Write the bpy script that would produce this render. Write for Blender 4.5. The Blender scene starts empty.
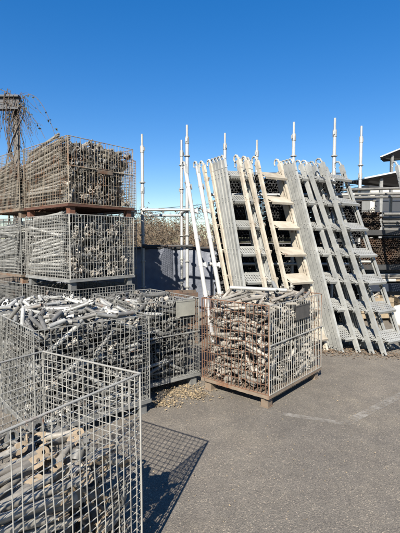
import bpy, math, random
import numpy as np
from mathutils import Matrix, Vector

random.seed(7)
rng = np.random.default_rng(11)
R = math.radians
scene = bpy.context.scene
col = scene.collection

# ------------------------------------------------------------------ camera, sky, sun, exposure
PITCH = math.atan(24.5 / 400)
EYE = 1.6
cam_data = bpy.data.cameras.new('camera')
cam = bpy.data.objects.new('camera', cam_data)
col.objects.link(cam)
cam.location = (0, 0, EYE)
cam.rotation_euler = (math.pi / 2 - PITCH, 0, 0)
cam_data.sensor_fit = 'HORIZONTAL'
cam_data.sensor_width = 36
cam_data.lens = 36.0
cam_data.clip_start = 0.05
cam_data.clip_end = 5000
scene.camera = cam

SUN_EL, SUN_AZ = R(37), R(196)          # azimuth measured from +Y towards +X
world = bpy.data.worlds.new('World')
scene.world = world
world.use_nodes = True
wn = world.node_tree
sky = wn.nodes.new('ShaderNodeTexSky')
sky.sky_type = 'NISHITA'
sky.sun_disc = False
sky.sun_elevation = SUN_EL
sky.sun_rotation = SUN_AZ
sky.air_density = 1.0
sky.dust_density = 0.05
sky.ozone_density = 3.0
wn.nodes['Background'].inputs['Strength'].default_value = 0.09
hsv = wn.nodes.new('ShaderNodeHueSaturation')
hsv.inputs['Hue'].default_value = 0.512
hsv.inputs['Saturation'].default_value = 1.62
gam = wn.nodes.new('ShaderNodeGamma')
gam.inputs['Gamma'].default_value = 0.75
wn.links.new(sky.outputs[0], gam.inputs['Color'])
wn.links.new(gam.outputs[0], hsv.inputs['Color'])
wn.links.new(hsv.outputs[0], wn.nodes['Background'].inputs['Color'])

sun_data = bpy.data.lights.new('sun', 'SUN')
sun_data.energy = 5.0
sun_data.angle = R(0.5)
sun_data.color = (1.0, 0.94, 0.84)
sun = bpy.data.objects.new('sun', sun_data)
col.objects.link(sun)
sdir = Vector((math.sin(SUN_AZ) * math.cos(SUN_EL), math.cos(SUN_AZ) * math.cos(SUN_EL), math.sin(SUN_EL)))
sun.rotation_euler = sdir.to_track_quat('Z', 'Y').to_euler()
sun.location = (-3, -8, 9)

scene.view_settings.view_transform = 'Standard'
scene.view_settings.look = 'None'
scene.view_settings.gamma = 1
scene.view_settings.exposure = 1.35


def at(px, py, Y):
    """point at depth Y on the line of sight of photo pixel (px, py)"""
    a = (px - 200) / 400
    b = -(py - 266.5) / 400
    dy = math.cos(PITCH) + b * math.sin(PITCH)
    dz = -math.sin(PITCH) + b * math.cos(PITCH)
    return Vector((a * Y / dy, Y, EYE + dz * Y / dy))


def ground(px, py, z=0.0):
    a = (px - 200) / 400
    b = -(py - 266.5) / 400
    dy = math.cos(PITCH) + b * math.sin(PITCH)
    dz = -math.sin(PITCH) + b * math.cos(PITCH)
    t = (z - EYE) / dz
    return Vector((a * t, dy * t, z))


# ------------------------------------------------------------------ mesh helpers
class MB:
    def __init__(s):
        s.v, s.f, s.m = [], [], []

    def add(s, verts, faces, m=0):
        b = len(s.v)
        s.v += [tuple(p) for p in verts]
        s.f += [tuple(b + i for i in f) for f in faces]
        s.m += [m] * len(faces)

    def box(s, c, h, rot=None, m=0):
        c = Vector(c)
        pts = []
        for x in (-1, 1):
            for y in (-1, 1):
                for z in (-1, 1):
                    p = Vector((x * h[0], y * h[1], z * h[2]))
                    if rot is not None:
                        p = rot @ p
                    pts.append(c + p)
        s.add(pts, [(0, 1, 3, 2), (4, 6, 7, 5), (0, 4, 5, 1), (2, 3, 7, 6), (0, 2, 6, 4), (1, 5, 7, 3)], m)
        return s

    def bar(s, p0, p1, w, t, up=(0, 0, 1), m=0):
        """rectangular bar from p0 to p1, w across, t along up"""
        p0, p1, up = Vector(p0), Vector(p1), Vector(up)
        d = (p1 - p0).normalized()
        side = d.cross(up).normalized()
        up2 = side.cross(d).normalized()
        rot = Matrix((d, side, up2)).transposed()
        return s.box((p0 + p1) / 2, ((p1 - p0).length / 2, w / 2, t / 2), rot, m)

    def path(s, pts, r, n=8, cap=True, m=0):
        pts = [Vector(p) for p in pts]
        k = len(pts)
        rs = r if isinstance(r, (list, tuple)) else [r] * k
        rings = []
        ref = None
        for i, p in enumerate(pts):
            d = (pts[min(i + 1, k - 1)] - pts[max(i - 1, 0)]).normalized()
            if ref is None:
                ref = Vector((0, 0, 1)) if abs(d.z) < 0.9 else Vector((1, 0, 0))
            a = (ref - d * ref.dot(d)).normalized()
            b = d.cross(a)
            ref = a
            rings.append([p + (a * math.cos(2 * math.pi * j / n) + b * math.sin(2 * math.pi * j / n)) * rs[i] for j in range(n)])
        vs = [q for ring in rings for q in ring]
        fs = []
        for i in range(k - 1):
            for j in range(n):
                fs.append((i * n + j, i * n + (j + 1) % n, (i + 1) * n + (j + 1) % n, (i + 1) * n + j))
        if cap:
            fs.append(tuple(range(n - 1, -1, -1)))
            fs.append(tuple((k - 1) * n + j for j in range(n)))
        s.add(vs, fs, m)
        return s

    def pipe(s, p0, p1, r, wall=0.004, n=10, m=0):
        """open-ended hollow tube"""
        p0, p1 = Vector(p0), Vector(p1)
        d = (p1 - p0).normalized()
        ref = Vector((0, 0, 1)) if abs(d.z) < 0.9 else Vector((1, 0, 0))
        a = (ref - d * ref.dot(d)).normalized()
        b = d.cross(a)
        ins = min((p1 - p0).length * 0.3, r * 4)
        vs = []
        for p, rr in ((p0 + d * ins, r - wall), (p0, r - wall), (p0, r), (p1, r), (p1, r - wall), (p1 - d * ins, r - wall)):
            vs += [p + (a * math.cos(2 * math.pi * j / n) + b * math.sin(2 * math.pi * j / n)) * rr for j in range(n)]
        fs = []
        for i in range(5):
            for j in range(n):
                fs.append((i * n + j, i * n + (j + 1) % n, (i + 1) * n + (j + 1) % n, (i + 1) * n + j))
        fs.append(tuple(range(n)))
        fs.append(tuple(5 * n + j for j in reversed(range(n))))
        s.add(vs, fs, m)
        return s

    def mesh(s, name, mats, smooth=False):
        me = bpy.data.meshes.new(name)
        me.from_pydata(s.v, [], s.f)
        for mt in (mats if isinstance(mats, (list, tuple)) else [mats]):
            me.materials.append(mt)
        if any(s.m):
            me.polygons.foreach_set('material_index', s.m)
        if smooth:
            shade(me)
        me.update()
        return me


def shade(me, ang=40):
    me.polygons.foreach_set('use_smooth', [True] * len(me.polygons))
    try:
        me.set_sharp_from_angle(angle=R(ang))
    except Exception:
        pass


def link(name, me, parent=None, loc=None, rot=None, mat=None):
    o = bpy.data.objects.new(name, me)
    col.objects.link(o)
    if parent is not None:
        o.parent = parent
    if loc is not None:
        o.location = loc
    if rot is not None:
        o.rotation_euler = rot
    if mat is not None:
        o.matrix_local = mat
    return o


def tag(o, label=None, cat=None, group=None, kind=None):
    if label:
        o['label'] = label
    if cat:
        o['category'] = cat
    if group:
        o['group'] = group
    if kind:
        o['kind'] = kind
    return o


def empty(name, loc=(0, 0, 0), rz=0.0, mat=None):
    o = bpy.data.objects.new(name, None)
    o.empty_display_size = 0.1
    col.objects.link(o)
    if mat is not None:
        o.matrix_world = mat
    else:
        o.location = loc
        o.rotation_euler = (0, 0, rz)
    return o


# ------------------------------------------------------------------ materials
def nodes_of(name):
    m = bpy.data.materials.new(name)
    m.use_nodes = True
    return m, m.node_tree.nodes, m.node_tree.links, m.node_tree.nodes['Principled BSDF']


def ramp(n, stops):
    r = n.new('ShaderNodeValToRGB')
    e = r.color_ramp.elements
    while len(e) < len(stops):
        e.new(0.5)
    for i, (p, c) in enumerate(stops):
        e[i].position = p
        e[i].color = (*c, 1) if len(c) == 3 else c
    return r


def noise(n, l, scale, detail=4, rough=0.6, coord='Object', vec=None):
    t = n.new('ShaderNodeTexNoise')
    t.inputs['Scale'].default_value = scale
    t.inputs['Detail'].default_value = detail
    t.inputs['Roughness'].default_value = rough
    if vec is not None:
        l.new(vec, t.inputs['Vector'])
    else:
        tc = n.new('ShaderNodeTexCoord')
        l.new(tc.outputs[coord], t.inputs['Vector'])
    return t


def mixc(n, l, fac, a, b, mode='MIX'):
    m = n.new('ShaderNodeMix')
    m.data_type = 'RGBA'
    m.blend_type = mode
    for sock, val in ((m.inputs[0], fac), (m.inputs[6], a), (m.inputs[7], b)):
        if hasattr(val, 'is_linked') or hasattr(val, 'links'):
            l.new(val, sock)
        elif isinstance(val, (int, float)):
            sock.default_value = val
        else:
            sock.default_value = (*val, 1)
    return m.outputs[2]


KA = 0.60      # the photograph is exposed for dark steel and asphalt: reflectances stay low, exposure is raised


def metal(name, base, dark, rust=0.0, rust_col=(0.16, 0.065, 0.028), metallic=0.35, rough=0.5, scale=9, var=0.35, bump=0.15, dust=0.0):
    """weathered painted or galvanised steel; rust = share of the surface that has rusted"""
    base, dark, rust_col = (tuple(x * KA for x in c) for c in (base, dark, rust_col))
    m, n, l, b = nodes_of(name)
    geo = n.new('ShaderNodeNewGeometry')
    oi = n.new('ShaderNodeObjectInfo')
    t1 = noise(n, l, scale, 6, 0.65, vec=geo.outputs['Position'])
    c1 = ramp(n, [(0.3, dark), (0.68, base)])
    l.new(t1.outputs[0], c1.inputs[0])
    t2 = noise(n, l, scale * 0.5, 8, 0.75, vec=geo.outputs['Position'])
    lo = 0.72 - 0.5 * rust
    c2 = ramp(n, [(lo, (0, 0, 0)), (lo + 0.1, (1, 1, 1))])
    l.new(t2.outputs[0], c2.inputs[0])
    t3 = noise(n, l, scale * 6, 3, 0.6, vec=geo.outputs['Position'])
    rc = mixc(n, l, t3.outputs[0], tuple(x * 0.55 for x in rust_col), tuple(min(1, x * 1.7) for x in rust_col))
    out = mixc(n, l, c2.outputs[0], c1.outputs[0], rc)
    # every piece a little lighter or darker than the next
    mr = n.new('ShaderNodeMapRange')
    mr.inputs['To Min'].default_value = 1 - var
    mr.inputs['To Max'].default_value = 1 + var * 0.5
    l.new(oi.outputs['Random'], mr.inputs['Value'])
    hs = n.new('ShaderNodeHueSaturation')
    l.new(out, hs.inputs['Color'])
    l.new(mr.outputs[0], hs.inputs['Value'])
    l.new(hs.outputs[0], b.inputs['Base Color'])
    mm = n.new('ShaderNodeMath')
    mm.operation = 'MULTIPLY_ADD'
    l.new(c2.outputs[0], mm.inputs[0])
    mm.inputs[1].default_value = -metallic
    mm.inputs[2].default_value = metallic
    l.new(mm.outputs[0], b.inputs['Metallic'])
    rr = n.new('ShaderNodeMapRange')
    rr.inputs['To Min'].default_value = rough - 0.12
    rr.inputs['To Max'].default_value = rough + 0.22
    l.new(t3.outputs[0], rr.inputs['Value'])
    l.new(rr.outputs[0], b.inputs['Roughness'])
    if bump:
        bp = n.new('ShaderNodeBump')
        bp.inputs['Strength'].default_value = bump
        bp.inputs['Distance'].default_value = 0.004
        l.new(t3.outputs[0], bp.inputs['Height'])
        l.new(bp.outputs[0], b.inputs['Normal'])
    return m


def plain(name, c, rough=0.8, scale=6, dk=0.7, bump=0.2):
    c = tuple(x * KA for x in c)
    m, n, l, b = nodes_of(name)
    t = noise(n, l, scale, 6)
    r = ramp(n, [(0.3, tuple(x * dk for x in c)), (0.7, c)])
    l.new(t.outputs[0], r.inputs[0])
    l.new(r.outputs[0], b.inputs['Base Color'])
    b.inputs['Roughness'].default_value = rough
    if bump:
        bp = n.new('ShaderNodeBump')
        bp.inputs['Strength'].default_value = bump
        bp.inputs['Distance'].default_value = 0.01
        l.new(t.outputs[0], bp.inputs['Height'])
        l.new(bp.outputs[0], b.inputs['Normal'])
    return m


M = {}
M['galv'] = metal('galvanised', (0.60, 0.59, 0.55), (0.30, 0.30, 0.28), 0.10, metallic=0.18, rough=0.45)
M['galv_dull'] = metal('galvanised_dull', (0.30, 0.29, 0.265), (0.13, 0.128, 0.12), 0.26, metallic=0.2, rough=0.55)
M['galv_wire'] = metal('galvanised_wire', (0.50, 0.485, 0.44), (0.33, 0.32, 0.29), 0.16, metallic=0.15, rough=0.5, var=0.2, bump=0)
M['grey_wire'] = metal('grey_wire', (0.36, 0.355, 0.325), (0.20, 0.20, 0.185), 0.22, metallic=0.15, rough=0.55, var=0.25, bump=0)
M['tan_wire'] = metal('weathered_wire', (0.42, 0.37, 0.29), (0.27, 0.22, 0.16), 0.45, (0.19, 0.095, 0.045), metallic=0.2, rough=0.65, var=0.3, bump=0)
M['rust_wire'] = metal('rusty_wire', (0.33, 0.24, 0.17), (0.22, 0.13, 0.08), 0.72, (0.165, 0.085, 0.05), metallic=0.1, rough=0.75, var=0.3, bump=0)
M['rust_frame'] = metal('rust_red_frame', (0.20, 0.085, 0.05), (0.12, 0.05, 0.03), 0.5, (0.15, 0.06, 0.03), metallic=0.1, rough=0.75)
M['tan_frame'] = metal('tan_frame', (0.30, 0.24, 0.175), (0.17, 0.125, 0.09), 0.45, (0.17, 0.08, 0.04), metallic=0.1, rough=0.75)
M['grey_frame'] = metal('grey_frame', (0.38, 0.38, 0.36), (0.22, 0.22, 0.21), 0.2, metallic=0.3, rough=0.55)
M['tube_warm'] = metal('weathered_tube', (0.47, 0.44, 0.385), (0.24, 0.215, 0.18), 0.22, metallic=0.2, rough=0.55)
M['tube_dirty'] = metal('dirty_brown_tube', (0.52, 0.48, 0.41), (0.26, 0.235, 0.20), 0.16, (0.13, 0.075, 0.045), metallic=0.15, rough=0.6, scale=14)
M['end_tan'] = metal('sandy_end_plate', (0.52, 0.40, 0.27), (0.34, 0.26, 0.17), 0.12, metallic=0.0, rough=0.75, scale=20)
M['coupler'] = metal('pale_coupler', (0.62, 0.57, 0.49), (0.26, 0.23, 0.19), 0.30, metallic=0.25, rough=0.55, scale=18)
M['stair_grey'] = metal('stair_galvanised', (0.52, 0.52, 0.485), (0.31, 0.315, 0.30), 0.10, metallic=0.2, rough=0.5, var=0.12, scale=5)
M['stair_cream'] = metal('stair_cream', (0.66, 0.60, 0.49), (0.40, 0.34, 0.26), 0.22, metallic=0.0, rough=0.6, var=0.1, scale=5)
M['stair_white'] = metal('stair_white', (0.66, 0.66, 0.64), (0.44, 0.44, 0.42), 0.10, metallic=0.1, rough=0.5, var=0.08, scale=5)
M['standard'] = metal('standard_galvanised', (0.58, 0.57, 0.53), (0.42, 0.42, 0.40), 0.08, metallic=0.3, rough=0.5, var=0.12)
M['dark_steel'] = metal('dark_steel', (0.06, 0.06, 0.06), (0.03, 0.03, 0.03), 0.3, (0.07, 0.035, 0.02), metallic=0.2, rough=0.6)
M['brown_tube'] = metal('rust_brown_tube', (0.16, 0.12, 0.085), (0.07, 0.05, 0.04), 0.5, (0.13, 0.07, 0.04), metallic=0.1, rough=0.7)
M['navy'] = plain('navy_paint', (0.018, 0.028, 0.05), 0.55, bump=0.05)
M['bark'] = plain('vine_bark', (0.17, 0.13, 0.10), 0.9, 20)
M['twig'] = plain('dry_twig', (0.22, 0.17, 0.12), 0.9, 3, 0.6, 0)
M['dry_leaf'] = plain('dry_leaf', (0.20, 0.14, 0.08), 0.9, 3, 0.5, 0)
M['evergreen_leaf'] = plain('dull_leaf', (0.07, 0.085, 0.03), 0.8, 3, 0.5, 0)
M['white_paint'] = plain('white_paint', (0.78, 0.77, 0.73), 0.6, 2, 0.85, 0.05)
M['cream_wall'] = plain('cream_wall', (0.70, 0.67, 0.58), 0.85, 2, 0.85, 0.05)
M['roof_dark'] = plain('dark_roof_sheet', (0.05, 0.055, 0.065), 0.6, 2, 0.8, 0.05)
M['timber'] = plain('weathered_timber', (0.42, 0.33, 0.22), 0.85, 8, 0.6)
M['black'] = plain('black_cable', (0.02, 0.02, 0.02), 0.6, 5, 0.7, 0)
M['plate_dark'] = metal('dark_plate', (0.13, 0.12, 0.11), (0.07, 0.065, 0.06), 0.25, metallic=0.2, rough=0.5)
M['plate_pale'] = metal('pale_plate', (0.44, 0.43, 0.36), (0.30, 0.29, 0.25), 0.2, metallic=0.2, rough=0.6)
M['concrete'] = plain('concrete', (0.45, 0.43, 0.40), 0.9, 4, 0.75)


def asphalt():
    m, n, l, b = nodes_of('asphalt')
    tc = n.new('ShaderNodeTexCoord')
    P = tc.outputs['Object']
    big = noise(n, l, 0.55, 5, 0.6, vec=P)
    mid = noise(n, l, 4.0, 8, 0.7, vec=P)
    fine = noise(n, l, 110, 5, 0.7, vec=P)
    vor = n.new('ShaderNodeTexVoronoi')
    vor.inputs['Scale'].default_value = 170
    l.new(P, vor.inputs['Vector'])
    c0 = ramp(n, [(0.30, (0.106, 0.094, 0.080)), (0.72, (0.152, 0.136, 0.115))])
    l.new(mid.outputs[0], c0.inputs[0])
    cb = ramp(n, [(0.3, (0.74, 0.74, 0.74)), (0.7, (1.16, 1.14, 1.10))])
    l.new(big.outputs[0], cb.inputs[0])
    c1 = mixc(n, l, 1.0, c0.outputs[0], cb.outputs[0], 'MULTIPLY')
    sp = n.new('ShaderNodeSeparateColor')
    l.new(vor.outputs['Color'], sp.inputs[0])
    cs = ramp(n, [(0.0, (0.62, 0.62, 0.62)), (0.5, (0.98, 0.98, 0.98)), (0.92, (1.12, 1.10, 1.07)), (0.985, (2.1, 2.0, 1.85))])
    l.new(sp.outputs[0], cs.inputs[0])
    c2 = mixc(n, l, 1.0, c1, cs.outputs[0], 'MULTIPLY')
    cf = ramp(n, [(0.35, (0.7, 0.7, 0.7)), (0.65, (1.2, 1.2, 1.2))])
    l.new(fine.outputs[0], cf.inputs[0])
    c3 = mixc(n, l, 0.7, c2, cf.outputs[0], 'MULTIPLY')
    du = noise(n, l, 0.9, 7, 0.7, vec=P)       # dusty patches
    cdu = ramp(n, [(0.48, (1, 1, 1)), (0.66, (1.22, 1.20, 1.15))])
    l.new(du.outputs[0], cdu.inputs[0])
    c3 = mixc(n, l, 1.0, c3, cdu.outputs[0], 'MULTIPLY')
    # oil stains
    st = noise(n, l, 1.3, 6, 0.75, vec=P)
    cst = ramp(n, [(0.66, (1, 1, 1)), (0.8, (0.62, 0.6, 0.58))])
    l.new(st.outputs[0], cst.inputs[0])
    c4 = mixc(n, l, 1.0, c3, cst.outputs[0], 'MULTIPLY')
    l.new(c4, b.inputs['Base Color'])
    b.inputs['Roughness'].default_value = 0.92
    bp = n.new('ShaderNodeBump')
    bp.inputs['Strength'].default_value = 0.55
    bp.inputs['Distance'].default_value = 0.006
    ad = n.new('ShaderNodeMath')
    ad.operation = 'ADD'
    l.new(vor.outputs['Distance'], ad.inputs[0])
    l.new(fine.outputs[0], ad.inputs[1])
    l.new(ad.outputs[0], bp.inputs['Height'])
    l.new(bp.outputs[0], b.inputs['Normal'])
    return m


M['asphalt'] = asphalt()


def perforated(name, src_base, src_dark, metallic):
    """tread plate with punched round holes"""
    m = metal(name, src_base, src_dark, 0.04, metallic=metallic, rough=0.5, var=0.1, scale=6)
    n, l = m.node_tree.nodes, m.node_tree.links
    b = n['Principled BSDF']
    tc = n.new('ShaderNodeTexCoord')
    mp = n.new('ShaderNodeMapping')
    mp.inputs['Scale'].default_value = (1 / 0.042, 1 / 0.042, 0)
    l.new(tc.outputs['Object'], mp.inputs['Vector'])
    fr = n.new('ShaderNodeVectorMath')
    fr.operation = 'FRACTION'
    l.new(mp.outputs[0], fr.inputs[0])
    ds = n.new('ShaderNodeVectorMath')
    ds.operation = 'DISTANCE'
    ds.inputs[1].default_value = (0.5, 0.5, 0)
    l.new(fr.outputs[0], ds.inputs[0])
    lt = n.new('ShaderNodeMath')
    lt.operation = 'GREATER_THAN'
    lt.inputs[1].default_value = 0.27
    l.new(ds.outputs['Value'], lt.inputs[0])
    l.new(lt.outputs[0], b.inputs['Alpha'])
    return m


M['tread_grey'] = perforated('tread_galvanised', (0.50, 0.50, 0.465), (0.34, 0.34, 0.32), 0.2)
M['tread_cream'] = metal('tread_cream', (0.62, 0.56, 0.45), (0.36, 0.31, 0.23), 0.25, metallic=0.0, rough=0.65, var=0.1, scale=5)


def worn_paint():
    m, n, l, b = nodes_of('worn_marking')
    t = noise(n, l, 22, 8, 0.8)
    t2 = noise(n, l, 3.5, 4, 0.6)
    mu = n.new('ShaderNodeMath')
    mu.operation = 'MULTIPLY'
    l.new(t.outputs[0], mu.inputs[0])
    l.new(t2.outputs[0], mu.inputs[1])
    r = ramp(n, [(0.20, (0, 0, 0)), (0.34, (0.7, 0.7, 0.7))])
    l.new(mu.outputs[0], r.inputs[0])
    l.new(r.outputs[0], b.inputs['Alpha'])
    b.inputs['Base Color'].default_value = (0.26, 0.24, 0.21, 1)
    b.inputs['Roughness'].default_value = 0.9
    return m


M['marking'] = worn_paint()


def tarp_mat():
    m, n, l, b = nodes_of('grey_blue_tarp')
    t = noise(n, l, 2.2, 7, 0.65)
    r = ramp(n, [(0.3, (0.075, 0.085, 0.11)), (0.7, (0.16, 0.17, 0.20))])
    l.new(t.outputs[0], r.inputs[0])
    l.new(r.outputs[0], b.inputs['Base Color'])
    b.inputs['Roughness'].default_value = 0.6
    t2 = noise(n, l, 7, 5, 0.6)
    bp = n.new('ShaderNodeBump')
    bp.inputs['Strength'].default_value = 0.6
    bp.inputs['Distance'].default_value = 0.03
    l.new(t2.outputs[0], bp.inputs['Height'])
    l.new(bp.outputs[0], b.inputs['Normal'])
    return m


M['tarp'] = tarp_mat()

# ------------------------------------------------------------------ ground
bm = MB()
bm.add([(-900, -300, 0), (900, -300, 0), (900, 2500, 0), (-900, 2500, 0)], [(0, 1, 2, 3)])
g = link('ground', bm.mesh('ground', M['asphalt']))
tag(g, 'grey asphalt yard with pale specks and faint worn paint', kind='structure')


def marking(p, q, w):
    p, q = ground(*p), ground(*q)
    d = (q - p).normalized()
    s = Vector((-d.y, d.x, 0)) * w / 2
    mb = MB()
    mb.add([p - s, q - s, q + s, p + s], [(0, 1, 2, 3)])
    o = link('road_marking', mb.mesh('road_marking', M['marking']))
    o.location.z = 0.004
    tag(o, kind='structure')
    return o


marking((262, 411), (344, 424), 0.07)
o = marking((345, 424.5), (420, 386), 0.09)
o.location.z = 0.0085

# ------------------------------------------------------------------ pieces of scaffolding that fill the cages
def ledger_mesh(L, mat, r=0.018, n=9):
    """short ledger: tube with a forked wedge head on both ends"""
    mb = MB()
    mb.path([(-L / 2 + 0.05, 0, 0), (L / 2 - 0.05, 0, 0)], r, n)
    for s in (-1, 1):
        x = s * (L / 2 - 0.05)
        mb.path([(x - s * 0.02, 0, 0), (x + s * 0.012, 0, 0)], r * 1.28, n)
        for z in (-1, 1):       # two jaws of the fork
            mb.box((x + s * 0.032, 0, z * 0.0115), (0.024, 0.013, 0.006))
        mb.bar((x + s * 0.034, 0, -0.026), (x + s * 0.028, 0, 0.034), 0.006, 0.014, (1, 0, 0))   # wedge
    me = mb.mesh('scaffold_ledger', mat)
    shade(me)
    return me


def plain_tube(L, mat, r=0.018, n=9):
    me = MB().pipe((-L / 2, 0, 0), (L / 2, 0, 0), r, 0.0035, n).mesh('scaffold_tube', mat)
    shade(me, 50)
    return me


def flat_end_tube(L, mat, r=0.0165, n=10):
    """brace tube whose ends are flattened and punched"""
    mb = MB()
    mb.path([(-L / 2 + 0.09, 0, 0), (L / 2 - 0.09, 0, 0)], r, n, cap=False)
    for s in (-1, 1):
        x0 = s * (L / 2 - 0.09)
        secs = []
        for k, (dx, w, t) in enumerate(((0, 1, 1), (0.025, 1.18, 0.55), (0.045, 1.35, 0.2))):
            secs.append([(x0 + s * dx, r * w * math.cos(2 * math.pi * j / n), r * t * math.sin(2 * math.pi * j / n)) for j in range(n)])
        vs = [p for sec in secs for p in sec]
        fs = [(i * n + j, i * n + (j + 1) % n, (i + 1) * n + (j + 1) % n, (i + 1) * n + j) for i in range(2) for j in range(n)]
        fs.append(tuple(2 * n + j for j in range(n)))
        mb.add(vs, fs)
    me = mb.mesh('scaffold_brace', mat)
    shade(me)
    return me


def punched_plate(mat, w=0.032, ln=0.075, t=0.004, hole=0.011):
    """oval end plate with a bolt hole, starting at x = 0"""
    n = 14
    mb = MB()
    vs, fs = [], []
    for z in (-t, t):
        for j in range(n):
            a = 2 * math.pi * j / n
            c, s_ = math.cos(a), math.sin(a)
            x = (ln - w) + c * w if c > 0 else max(0, (ln - w) + c * (ln - w) * 1.15)
            y = s_ * w if c > 0 else (w if s_ > 0 else -w) * min(1, abs(s_) * 1.6 + 0.25)
            vs.append((x, y, z))
        for j in range(n):
            a = 2 * math.pi * j / n
            vs.append((ln - w + hole * math.cos(a), hole * math.sin(a), z))
    for j in range(n):
        k = (j + 1) % n
        fs += [(j, n + j, n + k, k), (2 * n + j, 2 * n + k, 3 * n + k, 3 * n + j), (j, k, 2 * n + k, 2 * n + j), (n + j, 3 * n + j, 3 * n + k, n + k)]
    mb.add(vs, fs)
    return mb.mesh('end_plate', mat)


def coupler_mesh(mat):
    """swivel coupler: two clamp rings at right angles with bolts"""
    mb = MB()
    for off, ax in ((-0.03, 0), (0.03, 1)):
        n = 10
        vs, fs = [], []
        for wx in (-0.022, 0.022):
            for rr in (0.022, 0.031):
                for j in range(n):
                    a = 2 * math.pi * j / n
                    p = (wx, rr * math.cos(a), rr * math.sin(a)) if ax == 0 else (rr * math.cos(a), wx, rr * math.sin(a))
                    vs.append((p[0] + off, p[1], p[2]))
        for j in range(n):
            k = (j + 1) % n
            fs += [(j, k, n + k, n + j), (2 * n + j, 3 * n + j, 3 * n + k, 2 * n + k), (n + j, n + k, 3 * n + k, 3 * n + j), (j, 2 * n + j, 2 * n + k, k)]
        mb.add(vs, fs)
        mb.box((off, 0.036 if ax == 0 else 0, 0.0 if ax == 0 else 0.038), (0.014, 0.014, 0.012))
        mb.path([(off, 0.034, -0.05), (off, 0.034, 0.045)], 0.006, 6)
        mb.box((off, 0.034, 0.04), (0.010, 0.010, 0.006))
    me = mb.mesh('scaffold_coupler', mat)
    shade(me)
    return me


coup = coupler_mesh(M['coupler'])
coup_g = coupler_mesh(M['galv_dull'])


class Heap:
    """drops tubes one at a time on a height field, so that each rests on those below it"""
    def __init__(s, LU, LV, z0, res=0.014):
        s.res = res
        s.nx, s.ny = int(LU / res) + 1, int(LV / res) + 1
        s.h = np.full((s.nx, s.ny), z0)
        s.LU, s.LV = LU, LV

    def probe(s, x, y, yaw, L, r):
        c, sn = math.cos(yaw), math.sin(yaw)
        k = max(5, int(L / s.res / 1.3))
        t = np.linspace(-L / 2, L / 2, k)
        lat = np.array([-0.85, -0.4, 0, 0.4, 0.85]) * r
        drop = r - np.sqrt(r * r - lat * lat)
        X = x + t[:, None] * c - lat[None] * sn
        Y = y + t[:, None] * sn + lat[None] * c
        I = np.clip((X / s.res).astype(int), 0, s.nx - 1)
        J = np.clip((Y / s.res).astype(int), 0, s.ny - 1)
        H = (s.h[I, J] - drop[None]).max(1)
        a = t < 0
        tl, hl, tr, hr = t[a][:, None], H[a][:, None], t[~a][None], H[~a][None]
        tr = np.where(tr == 0, 1e-6, tr)
        z0 = (hl * tr - hr * tl) / (tr - tl)
        i, j = np.unravel_index(np.argmax(z0), z0.shape)
        slope = (hr[0, j] - hl[i, 0]) / (tr[0, j] - tl[i, 0])
        return z0[i, j], slope, (I, J, t, lat, r)

    def drop(s, box, Ls, r, yawf, zmax, tries=4, margin=0.02):
        L = random.choice(Ls)
        best = None
        for _ in range(tries):
            yaw = yawf()
            ex = abs(math.cos(yaw)) * L / 2 + margin
            ey = abs(math.sin(yaw)) * L / 2 + margin
            if box[1] - box[0] < 2 * ex or box[3] - box[2] < 2 * ey:
                continue
            x = random.uniform(box[0] + ex, box[1] - ex)
            y = random.uniform(box[2] + ey, box[3] - ey)
            z, sl, fp = s.probe(x, y, yaw, L, r)
            if best is None or z < best[0]:
                best = (z, sl, fp, x, y, yaw)
        if best is None:
            return None
        z, sl, fp, x, y, yaw = best
        if z + r > zmax or abs(sl) > 0.9:
            return None
        I, J, t, lat, r = fp
        top = z + sl * t[:, None] + r + np.sqrt(r * r - lat * lat)[None]
        np.maximum.at(s.h, (I, J), top)
        return x, y, z + r + 0.001, yaw, math.atan(sl), L


def piece_matrix(p, roll=None):
    x, y, z, yaw, pit, L = p
    return Matrix.Translation((x, y, z)) @ Matrix.Rotation(yaw, 4, 'Z') @ Matrix.Rotation(-pit, 4, 'Y') @ Matrix.Rotation(random.uniform(-0.5, 0.5) if roll is None else roll, 4, 'X')


def merged(name, items, mat, parent_mat):
    """one mesh holding many pieces: items = [(mesh, matrix)]"""
    VS, FS, base = [], [], 0
    cache = {}
    for me, mx in items:
        if me.name not in cache:
            a = np.empty(len(me.vertices) * 3)
            me.vertices.foreach_get('co', a)
            cache[me.name] = (a.reshape(-1, 3), [tuple(p.vertices) for p in me.polygons])
        v, f = cache[me.name]
        W = np.array(mx)
        VS.append(v @ W[:3, :3].T + W[:3, 3])
        FS += [tuple(i + base for i in q) for q in f]
        base += len(v)
    me = bpy.data.meshes.new(name)
    me.from_pydata(np.concatenate(VS).tolist(), [], FS)
    me.materials.append(mat)
    shade(me)
    o = link(name, me)
    o.matrix_world = parent_mat
    return tag(o, kind='stuff')


# ------------------------------------------------------------------ mesh cages
WIRE_CACHE = {}


def wire_mesh(L, r, mat, kind, seg=6, variants=5):
    key = (round(L, 3), r, mat.name, kind)
    if key not in WIRE_CACHE:
        out = []
        for k in range(variants):
            pts = []
            ph, am = random.uniform(0, 6), (0.001, 0.003, 0.005, 0.008, 0.013)[k % 5]
            for i in range(seg + 1):
                t = i / seg
                d = am * math.sin(ph + t * random.uniform(4, 8)) * math.sin(math.pi * t)
                pts.append((d, 0, t * L) if kind == 'v' else (t * L, 0, d * 0.7))
            mb = MB().path(pts, r, 6)
            me = mb.mesh('wire', mat)
            shade(me, 60)
            out.append(me)
        WIRE_CACHE[key] = out
    return random.choice(WIRE_CACHE[key])


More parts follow.
